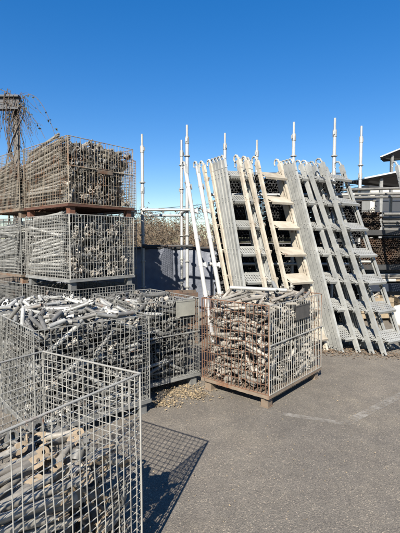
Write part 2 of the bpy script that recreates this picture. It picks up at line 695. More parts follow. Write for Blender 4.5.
def cage(name, label, O, th, LU, LV, H, mats, z=0.0, foot=0.10, singles=True, step=0.044, hstep=None, wr=0.0028, midrail=(), plates=(), rims=(1, 1, 1, 1), group=None, bulge=0):
    """wire mesh pallet cage with its corner O nearest the camera; mats = wire (per panel or one), frame, foot"""
    wire, frame, footm = mats
    wires = wire if isinstance(wire, (list, tuple)) else [wire] * 4
    root = empty(name, (O[0], O[1], z), th)
    tag(root, label, 'cage', group)
    # base frame: four channels, cross members, deck bars
    zb = foot
    fh = 0.034
    mb = MB()
    for y in (0.02, LV - 0.02):
        mb.box((LU / 2, y, zb + fh / 2), (LU / 2 + 0.012, 0.022, fh / 2))
    for x in (0.02, LU - 0.02):
        mb.box((x, LV / 2, zb + fh / 2 - 0.002), (0.0225, LV / 2 - 0.0425, fh / 2))
    link('base_frame', mb.mesh('base_frame', frame), root)
    nslat = int((LV - 0.1) / 0.085)
    sl = MB().box((0, 0, 0), (LU / 2 - 0.045, 0.03, 0.006)).mesh('deck_slat', frame)
    for k in range(nslat):
        link('deck_slat', sl, root, (LU / 2, 0.085 + k * (LV - 0.17) / max(1, nslat - 1), zb + fh - 0.012))
    fm = MB().box((0, 0, foot / 2 - 0.001), (0.04, 0.04, foot / 2 - 0.001)).box((0, 0, 0.0035), (0.048, 0.048, 0.0035)).mesh('foot', footm)
    for x in (0.065, LU - 0.065):
        for y in (0.065, LV - 0.065):
            link('foot', fm, root, (x, y, 0))
    z0 = zb + fh
    ph = H - z0
    rr = 0.005
    for pi, (loc, rot, W) in enumerate((((0, 0, z0), 0, LU), ((LU, 0, z0), math.pi / 2, LV), ((LU, LV, z0), math.pi, LU), ((0, LV, z0), 1.5 * math.pi, LV))):
        wm = wires[pi]
        # rod frame of the panel
        mb = MB()
        e = 0.006
        mb.path([(e, 0, 0.004), (W - e, 0, 0.004)], rr, 6)
        if rims[pi]:
            mb.path([(e, 0, ph), (W - e, 0, ph)], rr * 1.1, 8)
        for x in (e, W - e):
            mb.path([(x, 0, 0), (x, 0, ph + 0.004)], rr, 6)
        if pi in midrail:
            mb.path([(e, -0.009, ph * 0.56), (W - e, -0.009, ph * 0.56)], rr * 1.7, 8)
            for x in (0.22 * W, 0.78 * W):
                mb.path([(x - 0.03, -0.010, ph * 0.56), (x + 0.03, -0.010, ph * 0.56)], rr * 2.4, 8)
        me = mb.mesh('mesh_panel', wm)
        shade(me, 50)
        panel = link('mesh_panel', me, root, loc, (random.uniform(-0.012, 0.012), 0, rot))
        nv = round(W / step)
        nh = round(ph / ((hstep or {}).get(pi, step)))
        many = []
        for k in range(1, nv):
            w_ = wire_mesh(ph, wr, wm, 'v')
            mx = Matrix.Translation((k * W / nv + random.uniform(-0.003, 0.003), -wr, 0)) @ Matrix.Rotation(random.uniform(-0.004, 0.004), 4, 'Y')
            many.append((w_, mx))
        for k in range(1, nh):
            w_ = wire_mesh(W - 0.012, wr, wm, 'h')
            many.append((w_, Matrix.Translation((0.006, wr, k * ph / nh))))
        if singles and pi in (0, 3) or singles == 2:
            for w_, mx in many:
                link('wire', w_, panel, mat=mx)
        else:
            o = merged('wires', many, wm, Matrix.Identity(4))
            o.parent = panel
        for (pp, px_, pz, pw, phh, pm) in plates:
            if pp == pi:
                mb = MB().box((0, 0, 0), (pw / 2, 0.003, phh / 2)).box((0, -0.004, phh / 2 - 0.006), (pw / 2, 0.003, 0.005)).box((0, -0.004, -phh / 2 + 0.006), (pw / 2, 0.003, 0.005))
                link('name_plate', mb.mesh('name_plate', pm), panel, (px_, -0.014, pz))
    return root


def base_mat(O, th, z=0.0):
    return Matrix.Translation((O[0], O[1], z)) @ Matrix.Rotation(th, 4, 'Z')


def fill(pieces, single, W, name, label, cat, group, mat, stuff_name, stuff_label, key, end=None):
    """pieces = [(mesh, matrix, p)]; the `single` that show most become things, the rest one mass"""
    pieces = sorted(pieces, key=lambda q: key(q[2]))
    for me, mx, p in pieces[:single]:
        o = link(name, me)
        o.matrix_world = W @ mx
        lab_ = label(p) if callable(label) else label
        if me in (coup, coup_g) and cat == 'ledger':
            o.name = 'scaffold_coupler'
            tag(o, lab_.replace('galvanised ledger', 'worn coupler'), 'coupler', group.replace('ledgers', 'couplers'))
        else:
            tag(o, lab_, cat, group)
        if end is not None:
            for s in (0, 1):
                link('end_plate', end, o, mat=Matrix.Rotation(math.pi * s, 4, 'Z') @ Matrix.Translation((p[5] / 2 - 0.052, 0, 0)))
    rest = pieces[single:]
    if rest:
        o = merged(stuff_name, [(me, mx) for me, mx, p in rest], mat, W)
        if stuff_label:
            tag(o, stuff_label)


def spot(kind, where, LU, LV, zt):
    """label that says whereabouts in its heap a piece lies"""
    def lab(p):
        x, y, z = p[0] / LU, p[1] / LV, p[2]
        dt, dy, dx = zt - z, p[1], p[0]
        side = 'left' if x < 0.33 else 'right' if x > 0.67 else 'middle'
        if dt < 0.13:
            return '%s atop the heap in the %s, %s %s' % (kind, where, 'front' if y < 0.5 else 'back', side)
        lev = 'low' if z < 0.38 else 'high' if z > 0.66 else 'midway'
        if dy < dx:
            return '%s behind right wires of the %s, %s, %s' % (kind, where, lev, {'left': 'near end', 'right': 'far end', 'middle': 'middle'}[side])
        return '%s behind left wires of the %s, %s, %s' % (kind, where, lev, 'near end' if y < 0.33 else 'far end' if y > 0.67 else 'middle')
    return lab


def anyyaw():
    return random.uniform(0, math.pi)


def near_yaw(c, s):
    return lambda: random.gauss(c, s)


# ---- cage A: close to the camera, galvanised, two thirds full of weathered braces
TA = R(58)
uA, vA = Vector((math.cos(TA), math.sin(TA))), Vector((-math.sin(TA), math.cos(TA)))
LUA, LVA = 1.10, 0.74
RA = Vector((-0.282, 1.885))
OA = RA - uA * LUA
cage('wire_cage', 'galvanised wire cage at the front left corner, nearest the camera', OA, TA, LUA, LVA, 0.97,
     (M['galv_wire'], M['grey_frame'], M['grey_frame']), singles=2, wr=0.0024, step=0.042)
WA = base_mat(OA, TA)
hp = Heap(LUA, LVA, 0.15)
braces = {L: flat_end_tube(L, M['tube_dirty']) for L in (0.24, 0.46, 0.58, 0.70)}
plate = punched_plate(M['end_tan'], 0.027, 0.062)
pcs = []
fails = 0
while fails < 60 and len(pcs) < 420:
    y0 = random.random()
    p = hp.drop((0.005, 0.875, 0.01, LVA - 0.01), [0.46, 0.58, 0.70], 0.0175, near_yaw(0.05, 0.16), 0.625, 6, 0.012)
    if p is None:
        fails += 1
        continue
    pcs.append((braces[p[5]], piece_matrix(p, random.uniform(-1.5, 1.5)), p))
fails = 0
small = []
while fails < 90 and len(pcs) < 800:
    if random.random() < 0.4:
        p = hp.drop((0.74, LUA - 0.005, 0.005, LVA - 0.005), [0.12], 0.032, anyyaw, 0.60, 5, 0.008)
        if p:
            small.append((coup_g if random.random() < 0.7 else coup, piece_matrix(p, random.uniform(0, 6)), p))
    else:
        p = hp.drop((0.74, LUA - 0.005, 0.005, LVA - 0.005), [0.24], 0.0175, near_yaw(0.5, 0.6), 0.60, 5, 0.005)
        if p:
            pcs.append((braces[p[5]], piece_matrix(p, random.uniform(-1.5, 1.5)), p))
    if p is None:
        fails += 1
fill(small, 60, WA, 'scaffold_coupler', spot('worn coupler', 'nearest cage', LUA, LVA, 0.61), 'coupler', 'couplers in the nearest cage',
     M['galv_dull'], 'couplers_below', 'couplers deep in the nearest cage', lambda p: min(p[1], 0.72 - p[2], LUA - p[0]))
fill(pcs, 200, WA, 'scaffold_brace', spot('brown brace tube', 'nearest cage', LUA, LVA, 0.63), 'brace tube',
     'brace tubes in the nearest cage', M['tube_dirty'], 'brace_tubes_below', 'brown brace tubes deep in the nearest cage',
     lambda p: min(p[1], 0.70 - p[2], p[0] + 0.1, (LUA - p[0]) * 0.7), end=plate)

# ---- cages B, C, D heaped with ledgers
ledgers = {L: ledger_mesh(L, M['galv']) for L in (0.15, 0.20, 0.28, 0.36)}
ledgers_d = {L: ledger_mesh(L, M['galv_dull']) for L in (0.15, 0.20, 0.28, 0.36)}


plain_g = {L: plain_tube(L, M['galv'], 0.0185) for L in (0.15, 0.20, 0.28, 0.36)}
plain_d = {L: plain_tube(L, M['galv_dull'], 0.0185) for L in (0.15, 0.20, 0.28, 0.36)}


def ledger_heap(LU, LV, zt, n, both=True, dome=0.05, Ls=(0.15, 0.15, 0.20, 0.20, 0.28, 0.36), mixc_=0.0):
    hp = Heap(LU, LV, 0.15)
    pcs, fails = [], 0
    while fails < 80 and len(pcs) < n:
        small = random.random() < mixc_
        if small:
            p = hp.drop((0.01, LU - 0.01, 0.01, LV - 0.01), [0.12], 0.032, anyyaw, zt, 4)
        else:
            p = hp.drop((0.01, LU - 0.01, 0.01, LV - 0.01), list(Ls), 0.0195, anyyaw, zt + (dome if random.random() < 0.3 else 0), 6)
        if p is None:
            fails += 1
            continue
        if small:
            pcs.append((coup_g if random.random() < 0.5 else coup, piece_matrix(p, random.uniform(0, 6)), p))
        else:
            kits = (ledgers, plain_g, ledgers_d, plain_d)
            pcs.append((random.choices(kits, (0.25, 0.30, 0.20, 0.25))[0][p[5]], piece_matrix(p), p))
    return pcs


TB = R(41)
uB, vB = Vector((math.cos(TB), math.sin(TB))), Vector((-math.sin(TB), math.cos(TB)))
RB = Vector((-0.465, 3.66))
LUB, LVB = 1.05, 0.96
OB = RB - uB * LUB
cage('wire_cage', 'grey wire cage heaped with ledgers just behind the nearest cage', OB, TB, LUB, LVB, 0.93,
     (M['grey_wire'], M['grey_frame'], M['grey_frame']), singles=2)
pcs = ledger_heap(LUB, LVB, 0.955, 1500, dome=0.05, mixc_=0.2)
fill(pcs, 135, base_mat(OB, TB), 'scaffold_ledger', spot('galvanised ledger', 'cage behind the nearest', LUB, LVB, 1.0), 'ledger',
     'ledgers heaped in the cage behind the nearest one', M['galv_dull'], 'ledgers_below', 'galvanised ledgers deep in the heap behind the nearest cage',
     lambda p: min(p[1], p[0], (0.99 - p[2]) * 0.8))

TC = R(38)
uC, vC = Vector((math.cos(TC), math.sin(TC))), Vector((-math.sin(TC), math.cos(TC)))
RC = Vector((-0.005, 4.43))
LUC, LVC = 0.80, 1.05
OC = RC - uC * LUC
cage('wire_cage', 'grey wire cage with a blank pale plate beside the rusty cage', OC, TC, LUC, LVC, 0.98,
     (M['grey_wire'], M['grey_frame'], M['grey_frame']), midrail=(0,), hstep={0: 0.1}, plates=((0, 0.60, 0.75, 0.25, 0.17, M['plate_pale']),))
pcs = ledger_heap(LUC, LVC, 0.96, 1300, dome=0.05, mixc_=0.2)
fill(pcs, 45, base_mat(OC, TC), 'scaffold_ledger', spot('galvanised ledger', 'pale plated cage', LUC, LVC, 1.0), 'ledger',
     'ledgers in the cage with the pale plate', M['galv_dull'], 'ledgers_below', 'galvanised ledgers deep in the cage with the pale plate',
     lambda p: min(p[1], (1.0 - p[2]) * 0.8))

OD = OB + vB * (LVB + 0.06)
cage('wire_cage', 'grey wire cage of ledgers between the heaped cage and the tall stack', OD, TB, LUB, 0.78, 0.93,
     (M['grey_wire'], M['grey_frame'], M['grey_frame']), singles=False)
pcs = ledger_heap(LUB, 0.78, 0.95, 900, dome=0.05, mixc_=0.15)
fill(pcs, 24, base_mat(OD, TB), 'scaffold_ledger', spot('galvanised ledger', 'cage before the tall stack', LUB, 0.78, 1.0), 'ledger',
     'ledgers in the cage at the foot of the stack', M['galv'], 'ledgers_below', 'galvanised ledgers deep in the cage at the foot of the stack',
     lambda p: 1.0 - p[2])

# ---- the rusty cage in the middle
T3 = R(49.5)
O3 = Vector((0.658, 3.726))
LU3, LV3 = 1.18, 0.837
cage('wire_cage', 'rusty wire cage with timber coloured base standing alone on the asphalt', O3, T3, LU3, LV3, 1.0,
     ([M['galv_wire'], M['rust_wire'], M['rust_wire'], M['rust_wire']], M['tan_frame'], M['tan_frame']), singles=2,
     midrail=(0,), hstep={0: 0.14, 1: 0.1, 2: 0.14, 3: 0.1}, plates=((0, 0.66, 0.73, 0.32, 0.15, M['plate_dark']),), wr=0.0032)
led_w = {L: ledger_mesh(L, M['tube_warm']) for L in (0.2, 0.3, 0.36)}
plain_w = {L: plain_tube(L, M['coupler'], 0.0175) for L in (0.2, 0.3, 0.36)}
hp = Heap(LU3, LV3, 0.15)
pcs, fails = [], 0
while fails < 80 and len(pcs) < 1300:
    if random.random() < 0.38:
        p = hp.drop((0.01, LU3 - 0.01, 0.01, LV3 - 0.01), [0.13], 0.034, anyyaw, 0.98, 5)
        me = coup
        roll = random.uniform(0, 6)
    else:
        p = hp.drop((0.01, LU3 - 0.01, 0.01, LV3 - 0.01), list(led_w), 0.0195, anyyaw, 1.02, 5)
        me = None
        roll = None
    if p is None:
        fails += 1
        continue
    pcs.append((me or (led_w if random.random() < 0.4 else plain_w)[p[5]], piece_matrix(p, roll), p))
W3 = base_mat(O3, T3)
k3 = lambda p: min(p[1], p[0], (1.0 - p[2]) * 0.9)
fill([q for q in pcs if q[0] is coup], 170, W3, 'scaffold_coupler', spot('pale coupler', 'rusty cage', LU3, LV3, 1.0), 'coupler',
     'couplers in the rusty cage', M['coupler'], 'couplers_below', 'pale couplers deep in the rusty cage', k3)
fill([q for q in pcs if q[0] is not coup], 90, W3, 'scaffold_ledger', spot('weathered ledger', 'rusty cage', LU3, LV3, 1.02), 'ledger',
     'ledgers in the rusty cage', M['tube_warm'], 'short_ledgers_below', 'weathered ledgers deep in the rusty cage', k3)
# two long tubes lying across the top of the heap
hh = hp.h.max()
for i, (x, y, yaw, L) in enumerate(((0.45, 0.42, 2.0, 0.62), (0.75, 0.38, 0.6, 0.66))):
    z, sl, fp = hp.probe(x, y, yaw, L, 0.026)
    z = z + abs(sl) * 0.5 * L * 0.35
    sl *= 0.3
    o = link('steel_tube', MB().pipe((-L / 2, 0, 0), (L / 2, 0, 0), 0.021, n=14).mesh('steel_tube', M['standard']))
    shade(o.data)
    o.matrix_world = W3 @ piece_matrix((x, y, z + 0.022, yaw, math.atan(sl), L), 0)
    hp.h[:] = np.maximum(hp.h, 0)
    tag(o, ('pale steel tube lying on the heap toward the left of the rusty cage', 'pale steel tube lying on the heap toward the right of the rusty cage')[i], 'tube')

# ---- tall stacks on the left
TS = R(49)
uS, vS = Vector((math.cos(TS), math.sin(TS))), Vector((-math.sin(TS), math.cos(TS)))
LUS, LVS = 1.05, 1.20
OS = Vector((-1.66, 5.10))
CH = 0.98


def stack_fill(mat_t, mat_name, slope):
    """long tubes lying along the left face, couplers behind the right face"""
    lt = {L: ledger_mesh(L, mat_t, 0.021) for L in (0.88, 0.92, 0.95)}
    hp = Heap(LUS, LVS, 0.15)
    tubes, cps, fails = [], [], 0
    while fails < 60 and len(tubes) < 420:
        p = hp.drop((0.01, LUS - 0.01, 0.22, LVS - 0.01), list(lt), 0.025, near_yaw(math.pi / 2, slope), 0.985, 5, 0.008)
        if p is None:
            fails += 1
            continue
        tubes.append((lt[p[5]], piece_matrix(p), p))
    fails = 0
    while fails < 60 and len(cps) < 420:
        p = hp.drop((0.01, LUS - 0.01, 0.005, 0.25), [0.13], 0.034, anyyaw, 1.0, 4, 0.01)
        if p is None:
            fails += 1
            continue
        cps.append((coup if random.random() < 0.3 else coup_g, piece_matrix(p, random.uniform(0, 6)), p))
    return tubes, cps


top_t, top_c = stack_fill(M['tube_warm'], 'warm', 0.03)
mid_t, mid_c = stack_fill(M['galv'], 'grey', 0.045)
WS2 = base_mat(OS, TS, 2 * CH)
WS1 = base_mat(OS, TS, CH)
kt = lambda p: min(p[0], (0.95 - p[2]))
kc = lambda p: min(p[1], (0.95 - p[2]))
cage('wire_cage', 'rust stained wire cage on top of the tall stack', OS, TS, LUS, LVS, CH - 0.004,
     (M['tan_wire'], M['rust_frame'], M['rust_frame']), z=2 * CH, midrail=(0,), singles=True, hstep={0: 0.14},
     plates=((0, 0.55, 0.46, 0.24, 0.07, M['tan_frame']),))
fill(top_t, 70, WS2, 'scaffold_tube', spot('weathered tube', 'topmost cage', LUS, LVS, 0.95), 'tube', 'tubes in the topmost cage',
     M['tube_warm'], 'tubes_below', 'weathered tubes deep in the topmost cage', kt)
fill(top_c, 70, WS2, 'scaffold_coupler', spot('worn coupler', 'topmost cage', LUS, LVS, 0.97), 'coupler', 'couplers in the topmost cage',
     M['coupler'], 'couplers_below', 'couplers deep in the topmost cage', kc)
cage('wire_cage', 'grey wire cage under the rust stained cage of the stack', OS, TS, LUS, LVS, CH - 0.004,
     (M['galv_wire'], M['grey_frame'], M['grey_frame']), z=CH, singles=True, hstep={0: 0.1})
fill(mid_t, 70, WS1, 'scaffold_tube', spot('galvanised tube', 'stack\'s second cage', LUS, LVS, 0.95), 'tube', 'tubes in the second cage of the stack',
     M['galv'], 'tubes_below', 'galvanised tubes deep in the second cage of the stack', kt)
fill(mid_c, 50, WS1, 'scaffold_coupler', spot('worn coupler', 'stack\'s second cage', LUS, LVS, 0.97), 'coupler', 'couplers in the second cage of the stack',
     M['coupler'], 'couplers_below', 'couplers deep in the second cage of the stack', kc)
cage('wire_cage', 'grey wire cage at the bottom of the tall stack', OS, TS, LUS, LVS, CH - 0.004,
     (M['grey_wire'], M['grey_frame'], M['grey_frame']), z=0, singles=False)
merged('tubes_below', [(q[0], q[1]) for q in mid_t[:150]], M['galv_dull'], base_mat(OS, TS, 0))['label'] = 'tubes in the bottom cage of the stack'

OE = OS + vS * (LVS + 0.10) - uS * 0.02
for k, (lab, wm, fm_) in enumerate((('grey wire cage at the bottom of the stack cut off at the left edge', 'grey_wire', 'grey_frame'),
                                    ('grey wire cage second from the ground at the left edge', 'grey_wire', 'tan_frame'),
                                    ('weathered wire cage atop the stack at the left edge', 'tan_wire', 'tan_frame'))):
    cage('wire_cage', lab, OE, TS, LUS, LVS, CH - 0.004, (M[wm], M[fm_], M[fm_]), z=k * CH, singles=False, group='stack at the left edge')
    src = (mid_t, mid_t, top_t)[k]
    merged('tubes_inside', [(q[0], q[1]) for q in src[:170]], M[('galv_dull', 'galv', 'tube_warm')[k]], base_mat(OE, TS, k * CH))['label'] = 'ledger tubes filling the ' + lab.replace(' at the left edge', '').replace(' cut off', '')
OF = OS + uS * 1.14 + vS * 1.0
for k, lab in enumerate(('grey wire cage at the bottom of the stack behind the tall stack', 'grey wire cage midway up the stack behind the tall stack', 'rust stained cage on top of the stack behind the tall stack')):
    cage('wire_cage', lab, OF, TS, 0.8, LVS, CH + 0.03, (M[('grey_wire', 'grey_wire', 'tan_wire')[k]], M['grey_frame'], M['grey_frame']), z=k * (CH + 0.034), singles=False, group='stack behind the tall stack')
    merged('tubes_inside', [(q[0], q[1]) for q in top_t[:170] if q[2][0] < 0.72], M['tube_warm'], base_mat(OF, TS, k * (CH + 0.034)))['label'] = 'ledger tubes inside the ' + lab

# ------------------------------------------------------------------ leaning stair flights
SL, SW = 3.05, 0.50
PHI = R(42)


def c_channel(mb, x, L, d, flange, side, t=0.004):
    """channel standing at x, web outside, flanges pointing to side"""
    mb.box((x, L / 2, 0), (t / 2, L / 2, d / 2))
    for k in range(7):       # bolt heads where the treads are fixed
        for dy in (-0.03, 0.03):
            mb.path([(x - side * 0.001, 0.17 + k * 0.432 + dy, 0.012 * (1 if dy > 0 else -1)), (x - side * 0.009, 0.17 + k * 0.432 + dy, 0.012 * (1 if dy > 0 else -1))], 0.010, 6)
    for z in (-1, 1):
        mb.box((x + side * (flange / 2 + t / 2), L / 2, z * (d / 2 - t / 2)), (flange / 2, L / 2, t / 2))
        mb.box((x + side * flange, L / 2, z * (d / 2 - 0.012)), (t / 2, L / 2, 0.010))


def stair_kit(body, tread):
    kit = {}
    mb = MB()
    c_channel(mb, 0, SL - 0.10, 0.062, 0.036, 1)
    kit['left'] = mb.mesh('stringer', body)
    mb = MB()
    c_channel(mb, 0, SL - 0.10, 0.062, 0.036, -1)
    kit['right'] = mb.mesh('stringer', body)
    # tread: shallow tray, local x across, y back to front, z up; placed tilted
    d = 0.24
    w = SW - 0.074
    mb = MB()
    mb.box((0, 0, 0), (w / 2, d / 2, 0.002))
    for y in (-1, 1):
        mb.box((0, y * (d / 2 + 0.002), -0.016), (w / 2, 0.002, 0.018), m=1)
        mb.box((0, y * (d / 2 - 0.010), 0.001), (w / 2, 0.010, 0.002), m=1)
    kit['tread'] = mb.mesh('tread', [tread, body])
    mb = MB()
    mb.bar((0, -d / 2 + 0.01, -0.075), (0, d / 2 - 0.03, -0.010), 0.012, 0.014)
    kit['bracket'] = mb.mesh('tread_bracket', body)
    kit['bx'] = w / 2 - 0.012
    # hook: bent claw over the end of a stringer
    mb = MB()
    pts = [(0, -0.10, 0), (0, 0.02, 0), (0, 0.06, 0.004)]
    for k in range(8):
        a = math.pi * 0.95 - k * R(32)
        pts.append((0, 0.085 + 0.040 * math.sin(a * 0.9), 0.03 - 0.045 * math.cos(a)))
    mb.path([(0, -0.10, 0.0), (0, 0.03, 0.0), (0, 0.075, -0.01), (0, 0.10, -0.04), (0, 0.095, -0.075), (0, 0.06, -0.095), (0, 0.03, -0.09)], [0.013, 0.013, 0.012, 0.012, 0.011, 0.010, 0.008], 8)
    mb.box((0, -0.05, 0), (0.017, 0.06, 0.03))
    mb.path([(-0.03, 0.04, 0.0), (0.03, 0.04, 0.0)], 0.006, 6)
    mb.v = [(x * 1.25, y * 1.25, z * 1.25) for x, y, z in mb.v]
    kit['hook'] = mb.mesh('hook', body)
    # forked foot
    mb = MB()
    mb.box((0.0, 0.02, 0), (0.016, 0.03, 0.032))
    for z in (-1, 1):
        mb.bar((0, 0.0, z * 0.02), (0, -0.05, z * 0.03), 0.026, 0.016, (0, 0, 1))
    kit['foot'] = mb.mesh('forked_foot', body)
    # stub left on bare stringers
    return kit


KITS = {'grey': stair_kit(M['stair_grey'], M['tread_grey']), 'cream': stair_kit(M['stair_cream'], M['tread_cream'])}


def stair_matrix(bx, tx, ty, Y0, lean=0.95, z0=0.0):
    """bx: where the photo shows the foot of the left stringer; tx, ty: where it shows the top"""
    k = (Y0) / 400
    B = Vector(((bx - 200) * k * 1.0, Y0, 0.055))
    T = at(tx, ty, Y0 + lean)
    a = (T - B).normalized()
    w = Vector((a.y, -a.x, 0)).normalized()
    n = w.cross(a).normalized()
    return Matrix(((w.x, a.x, n.x, B.x), (w.y, a.y, n.y, B.y), (w.z, a.z, n.z, B.z), (0, 0, 0, 1)))


def stair(label, mx, kit, group, ntr=7):
    r = empty('stair_flight', mat=mx)
    tag(r, label, 'stairs', group)
    K = KITS[kit]
    for x, key in ((0, 'left'), (SW, 'right')):
        link('stringer', K[key], r, (x, 0.03, 0))
        link('hook', K['hook'], r, (x + (0.018 if x == 0 else -0.018), SL - 0.02, 0))
        link('forked_foot', K['foot'], r, (x + (0.018 if x == 0 else -0.018), 0.0, 0))
    f = Vector((0, -math.cos(PHI), math.sin(PHI)))      # back to front
    up = Vector((0, math.sin(PHI), math.cos(PHI)))
    rot = Matrix(((1, 0, 0), (0, f.y, up.y), (0, f.z, up.z))).to_4x4()
    # keep a right-handed frame: x across, y front-to-back
    rot = Matrix(((-1, f.x, up.x), (0, f.y, up.y), (0, f.z, up.z))).to_4x4()
    for k in range(ntr):
        y = 0.20 + k * 0.432
        t = link('tread', K['tread'], r, mat=Matrix.Translation((SW / 2, y, 0.035)) @ rot)
        for sx in (-1, 1):
            link('tread_bracket', K['bracket'], t, (sx * K['bx'], 0, 0))
    return r


g1 = 'stair flights leaning on the rack'
rows = [
    # label, bottom x, top x, top y, Y0, kit
    ('rearmost flight of the left grey bundle', 245.5, 213.5, 164, 5.80, 'grey'),
    ('second flight from the back in the left grey bundle', 248.0, 216.8, 164, 5.715, 'grey'),
    ('third flight from the back in the left grey bundle', 250.5, 220.0, 164, 5.63, 'grey'),
    ('front flight of the left grey bundle with perforated treads in view', 253.5, 223.4, 163, 5.545, 'grey'),
    ('cream flight with all its solid treads in view', 302, 256, 161, 5.56, 'cream'),
    ('rearmost flight of the grey bundle right of the cream flight', 329, 283, 168, 5.93, 'grey'),
    ('second flight of the grey bundle right of the cream flight', 333.5, 286.5, 168, 5.85, 'grey'),
    ('third flight of the grey bundle right of the cream flight', 337.5, 290, 168, 5.77, 'grey'),
    ('front flight of the grey bundle right of the cream flight', 342, 293.5, 168, 5.69, 'grey'),
    ('third grey flight from the right of the fanned ones', 359, 302, 170, 5.68, 'grey'),
    ('second grey flight from the right of the fanned ones', 373, 308, 169, 5.60, 'grey'),
    ('rightmost fanned grey flight with both stringers in view', 385.5, 323, 168, 5.53, 'grey'),
    ('grey flight cut off by the right edge, hooked end up', 436, 393, 150, 6.4, 'grey'),
]
for lab, bx, tx, ty, Y0, kit in rows:
    fl = stair(lab, stair_matrix(bx, tx, ty, Y0), kit, g1)
    if kit == 'cream':
        link('side_plate', MB().box((SW - 0.003, SL / 2, -0.105), (0.003, SL / 2 - 0.1, 0.07)).mesh('side_plate', M['stair_cream']), fl)


def loose_stringer(label, bx, tx, ty, Y0):
    r = empty('loose_stringer', mat=stair_matrix(bx, tx, ty, Y0))
    tag(r, label, 'stringer', 'loose cream stringers on the rack')
    K = KITS['cream']
    link('channel', K['left'], r, (0, 0.03, 0))
    link('hook', K['hook'], r, (0.018, SL - 0.02, 0))
    link('forked_foot', K['foot'], r, (0.018, 0, 0))
    stub = MB().box((0.055, 0, 0), (0.024, 0.03, 0.012)).mesh('bracket_stub', M['stair_cream'])
    for k in range(7):
        link('bracket_stub', stub, r, (0, 0.2 + k * 0.432, 0.0), (0.8, 0, 0))
    return r


loose_stringer('leftmost loose cream stringer, beside the leaning white poles', 237.5, 202.5, 165, 5.95)
loose_stringer('loose cream stringer touching the left grey bundle', 242.7, 210, 165, 5.86)
loose_stringer('loose cream stringer touching the cream flight', 292, 246, 163, 5.50)
loose_stringer('loose cream stringer just right of the perforated grey treads', 279, 238, 162, 5.45)


def leaning_pole(label, bx, tx, ty, Y0):
    mx = stair_matrix(bx, tx, ty, Y0, 0.98)
    r = empty('leaning_pole', mat=mx)
    tag(r, label, 'pole', 'white poles leaning on the rack')
    L = 3.0
    me = MB().pipe((0, -0.05, 0), (0, L, 0), 0.034, n=14).mesh('tube', M['stair_white'])
    shade(me)
    link('tube', me, r)
    mb = MB()
    mb.path([(-0.04, 0, 0), (0.0, 0, 0)], 0.038, 10)
    lug = MB().box((0.055, 0, 0), (0.03, 0.028, 0.014)).box((0.082, 0.0, 0), (0.012, 0.045, 0.010))
    lug.path([(0, -0.03, 0), (0, 0.03, 0)], 0.0385, 12)
    lm = lug.mesh('lug', M['stair_white'])
    for k in range(6):
        link('lug', lm, r, (0, 0.35 + k * 0.46, 0), (0, (0.0, 0.5)[k % 2], 0))
    link('hook', KITS['grey']['hook'], r, (0, L, 0))
    return r


leaning_pole('white pole leaning left, the one nearer the blue tarpaulin', 214, 184.5, 162.5, 5.85)
leaning_pole('white pole leaning left, the one nearer the cream flights', 229.5, 196.5, 162, 5.82)

# ------------------------------------------------------------------ racks of scaffold standards
ros = MB()
ros.path([(0, 0, -0.006), (0, 0, 0.006)], 0.058, 8)
ros.path([(0, 0, -0.02), (0, 0, 0.02)], 0.038, 12)
ros = ros.mesh('rosette', M['standard'])
shade(ros)
colr = MB().path([(0, 0, -0.06), (0, 0, 0.06)], 0.0375, 12)
colr.box((0.035, 0, 0.0), (0.02, 0.015, 0.03))
colr = colr.mesh('collar', M['standard'])
shade(colr)


def standard(root, x, y, h, base=(0, 0), coupled=True):
    mb = MB().path([(0, 0, 0.012), (0, 0, h - 0.24), (0, 0, h - 0.23)], [0.030, 0.030, 0.0235], 12)
    mb.path([(0, 0, h - 0.24), (0, 0, h)], 0.0215, 12)
    mb.box((0, 0, 0.006), (0.075, 0.075, 0.006))
    me = mb.mesh('standard', M['standard'])
    shade(me)
    o = link('standard', me, root, (x - base[0], y - base[1], 0))
    z = 0.3
    while z < h - 0.5:
        link('rosette', ros, o, (0, 0, z), (0, 0, random.uniform(0, 1)))
        z += 0.475
    for zz in (h - 0.27, h - 1.0):
        link('collar', colr, o, (0, 0, zz), (0, 0, random.uniform(0, 6)))
    return o


def ledger_bar(root, p, q, r=0.0245, mat=None, base=(0, 0), name='ledger'):
    p = Vector(p) - Vector((base[0], base[1], 0))
    q = Vector(q) - Vector((base[0], base[1], 0))
    mb = MB().path([p, q], r, 12)
    d = (q - p).normalized()
    for e, s in ((p, 1), (q, -1)):
        mb.path([e, e + d * s * 0.06], r * 1.45, 10)
    me = mb.mesh(name, mat or M['standard'])
    shade(me)
    return link(name, me, root)


YF, YB = 7.32, 8.2
rk = empty('storage_rack', (-0.6, YF, 0))
tag(rk, 'rack of pale steel standards and ledgers between the tall stack and the leaning poles', 'rack')
bs = (-0.6, YF)
pts = {}
for nm, px_, py_, Y in (('a', 142, 134, YF), ('b', 187, 125, YF), ('c', 181.5, 140, YB)):
    P = at(px_, py_, Y)
    standard(rk, P.x, Y, P.z, bs)
    pts[nm] = P
zl = at(160, 210, YF).z
ledger_bar(rk, (pts['a'].x, YF - 0.06, zl), (pts['b'].x + 0.1, YF - 0.06, zl), base=bs)
ledger_bar(rk, (pts['a'].x, YB, zl - 0.04), (pts['c'].x, YB, zl - 0.04), base=bs)
zl2 = at(160, 246, YF).z
ledger_bar(rk, (pts['a'].x, YF - 0.06, zl2), (pts['b'].x + 0.1, YF - 0.06, zl2), mat=M['dark_steel'], base=bs)
ledger_bar(rk, (pts['b'].x, YF, zl), (pts['c'].x, YB, zl), base=bs)

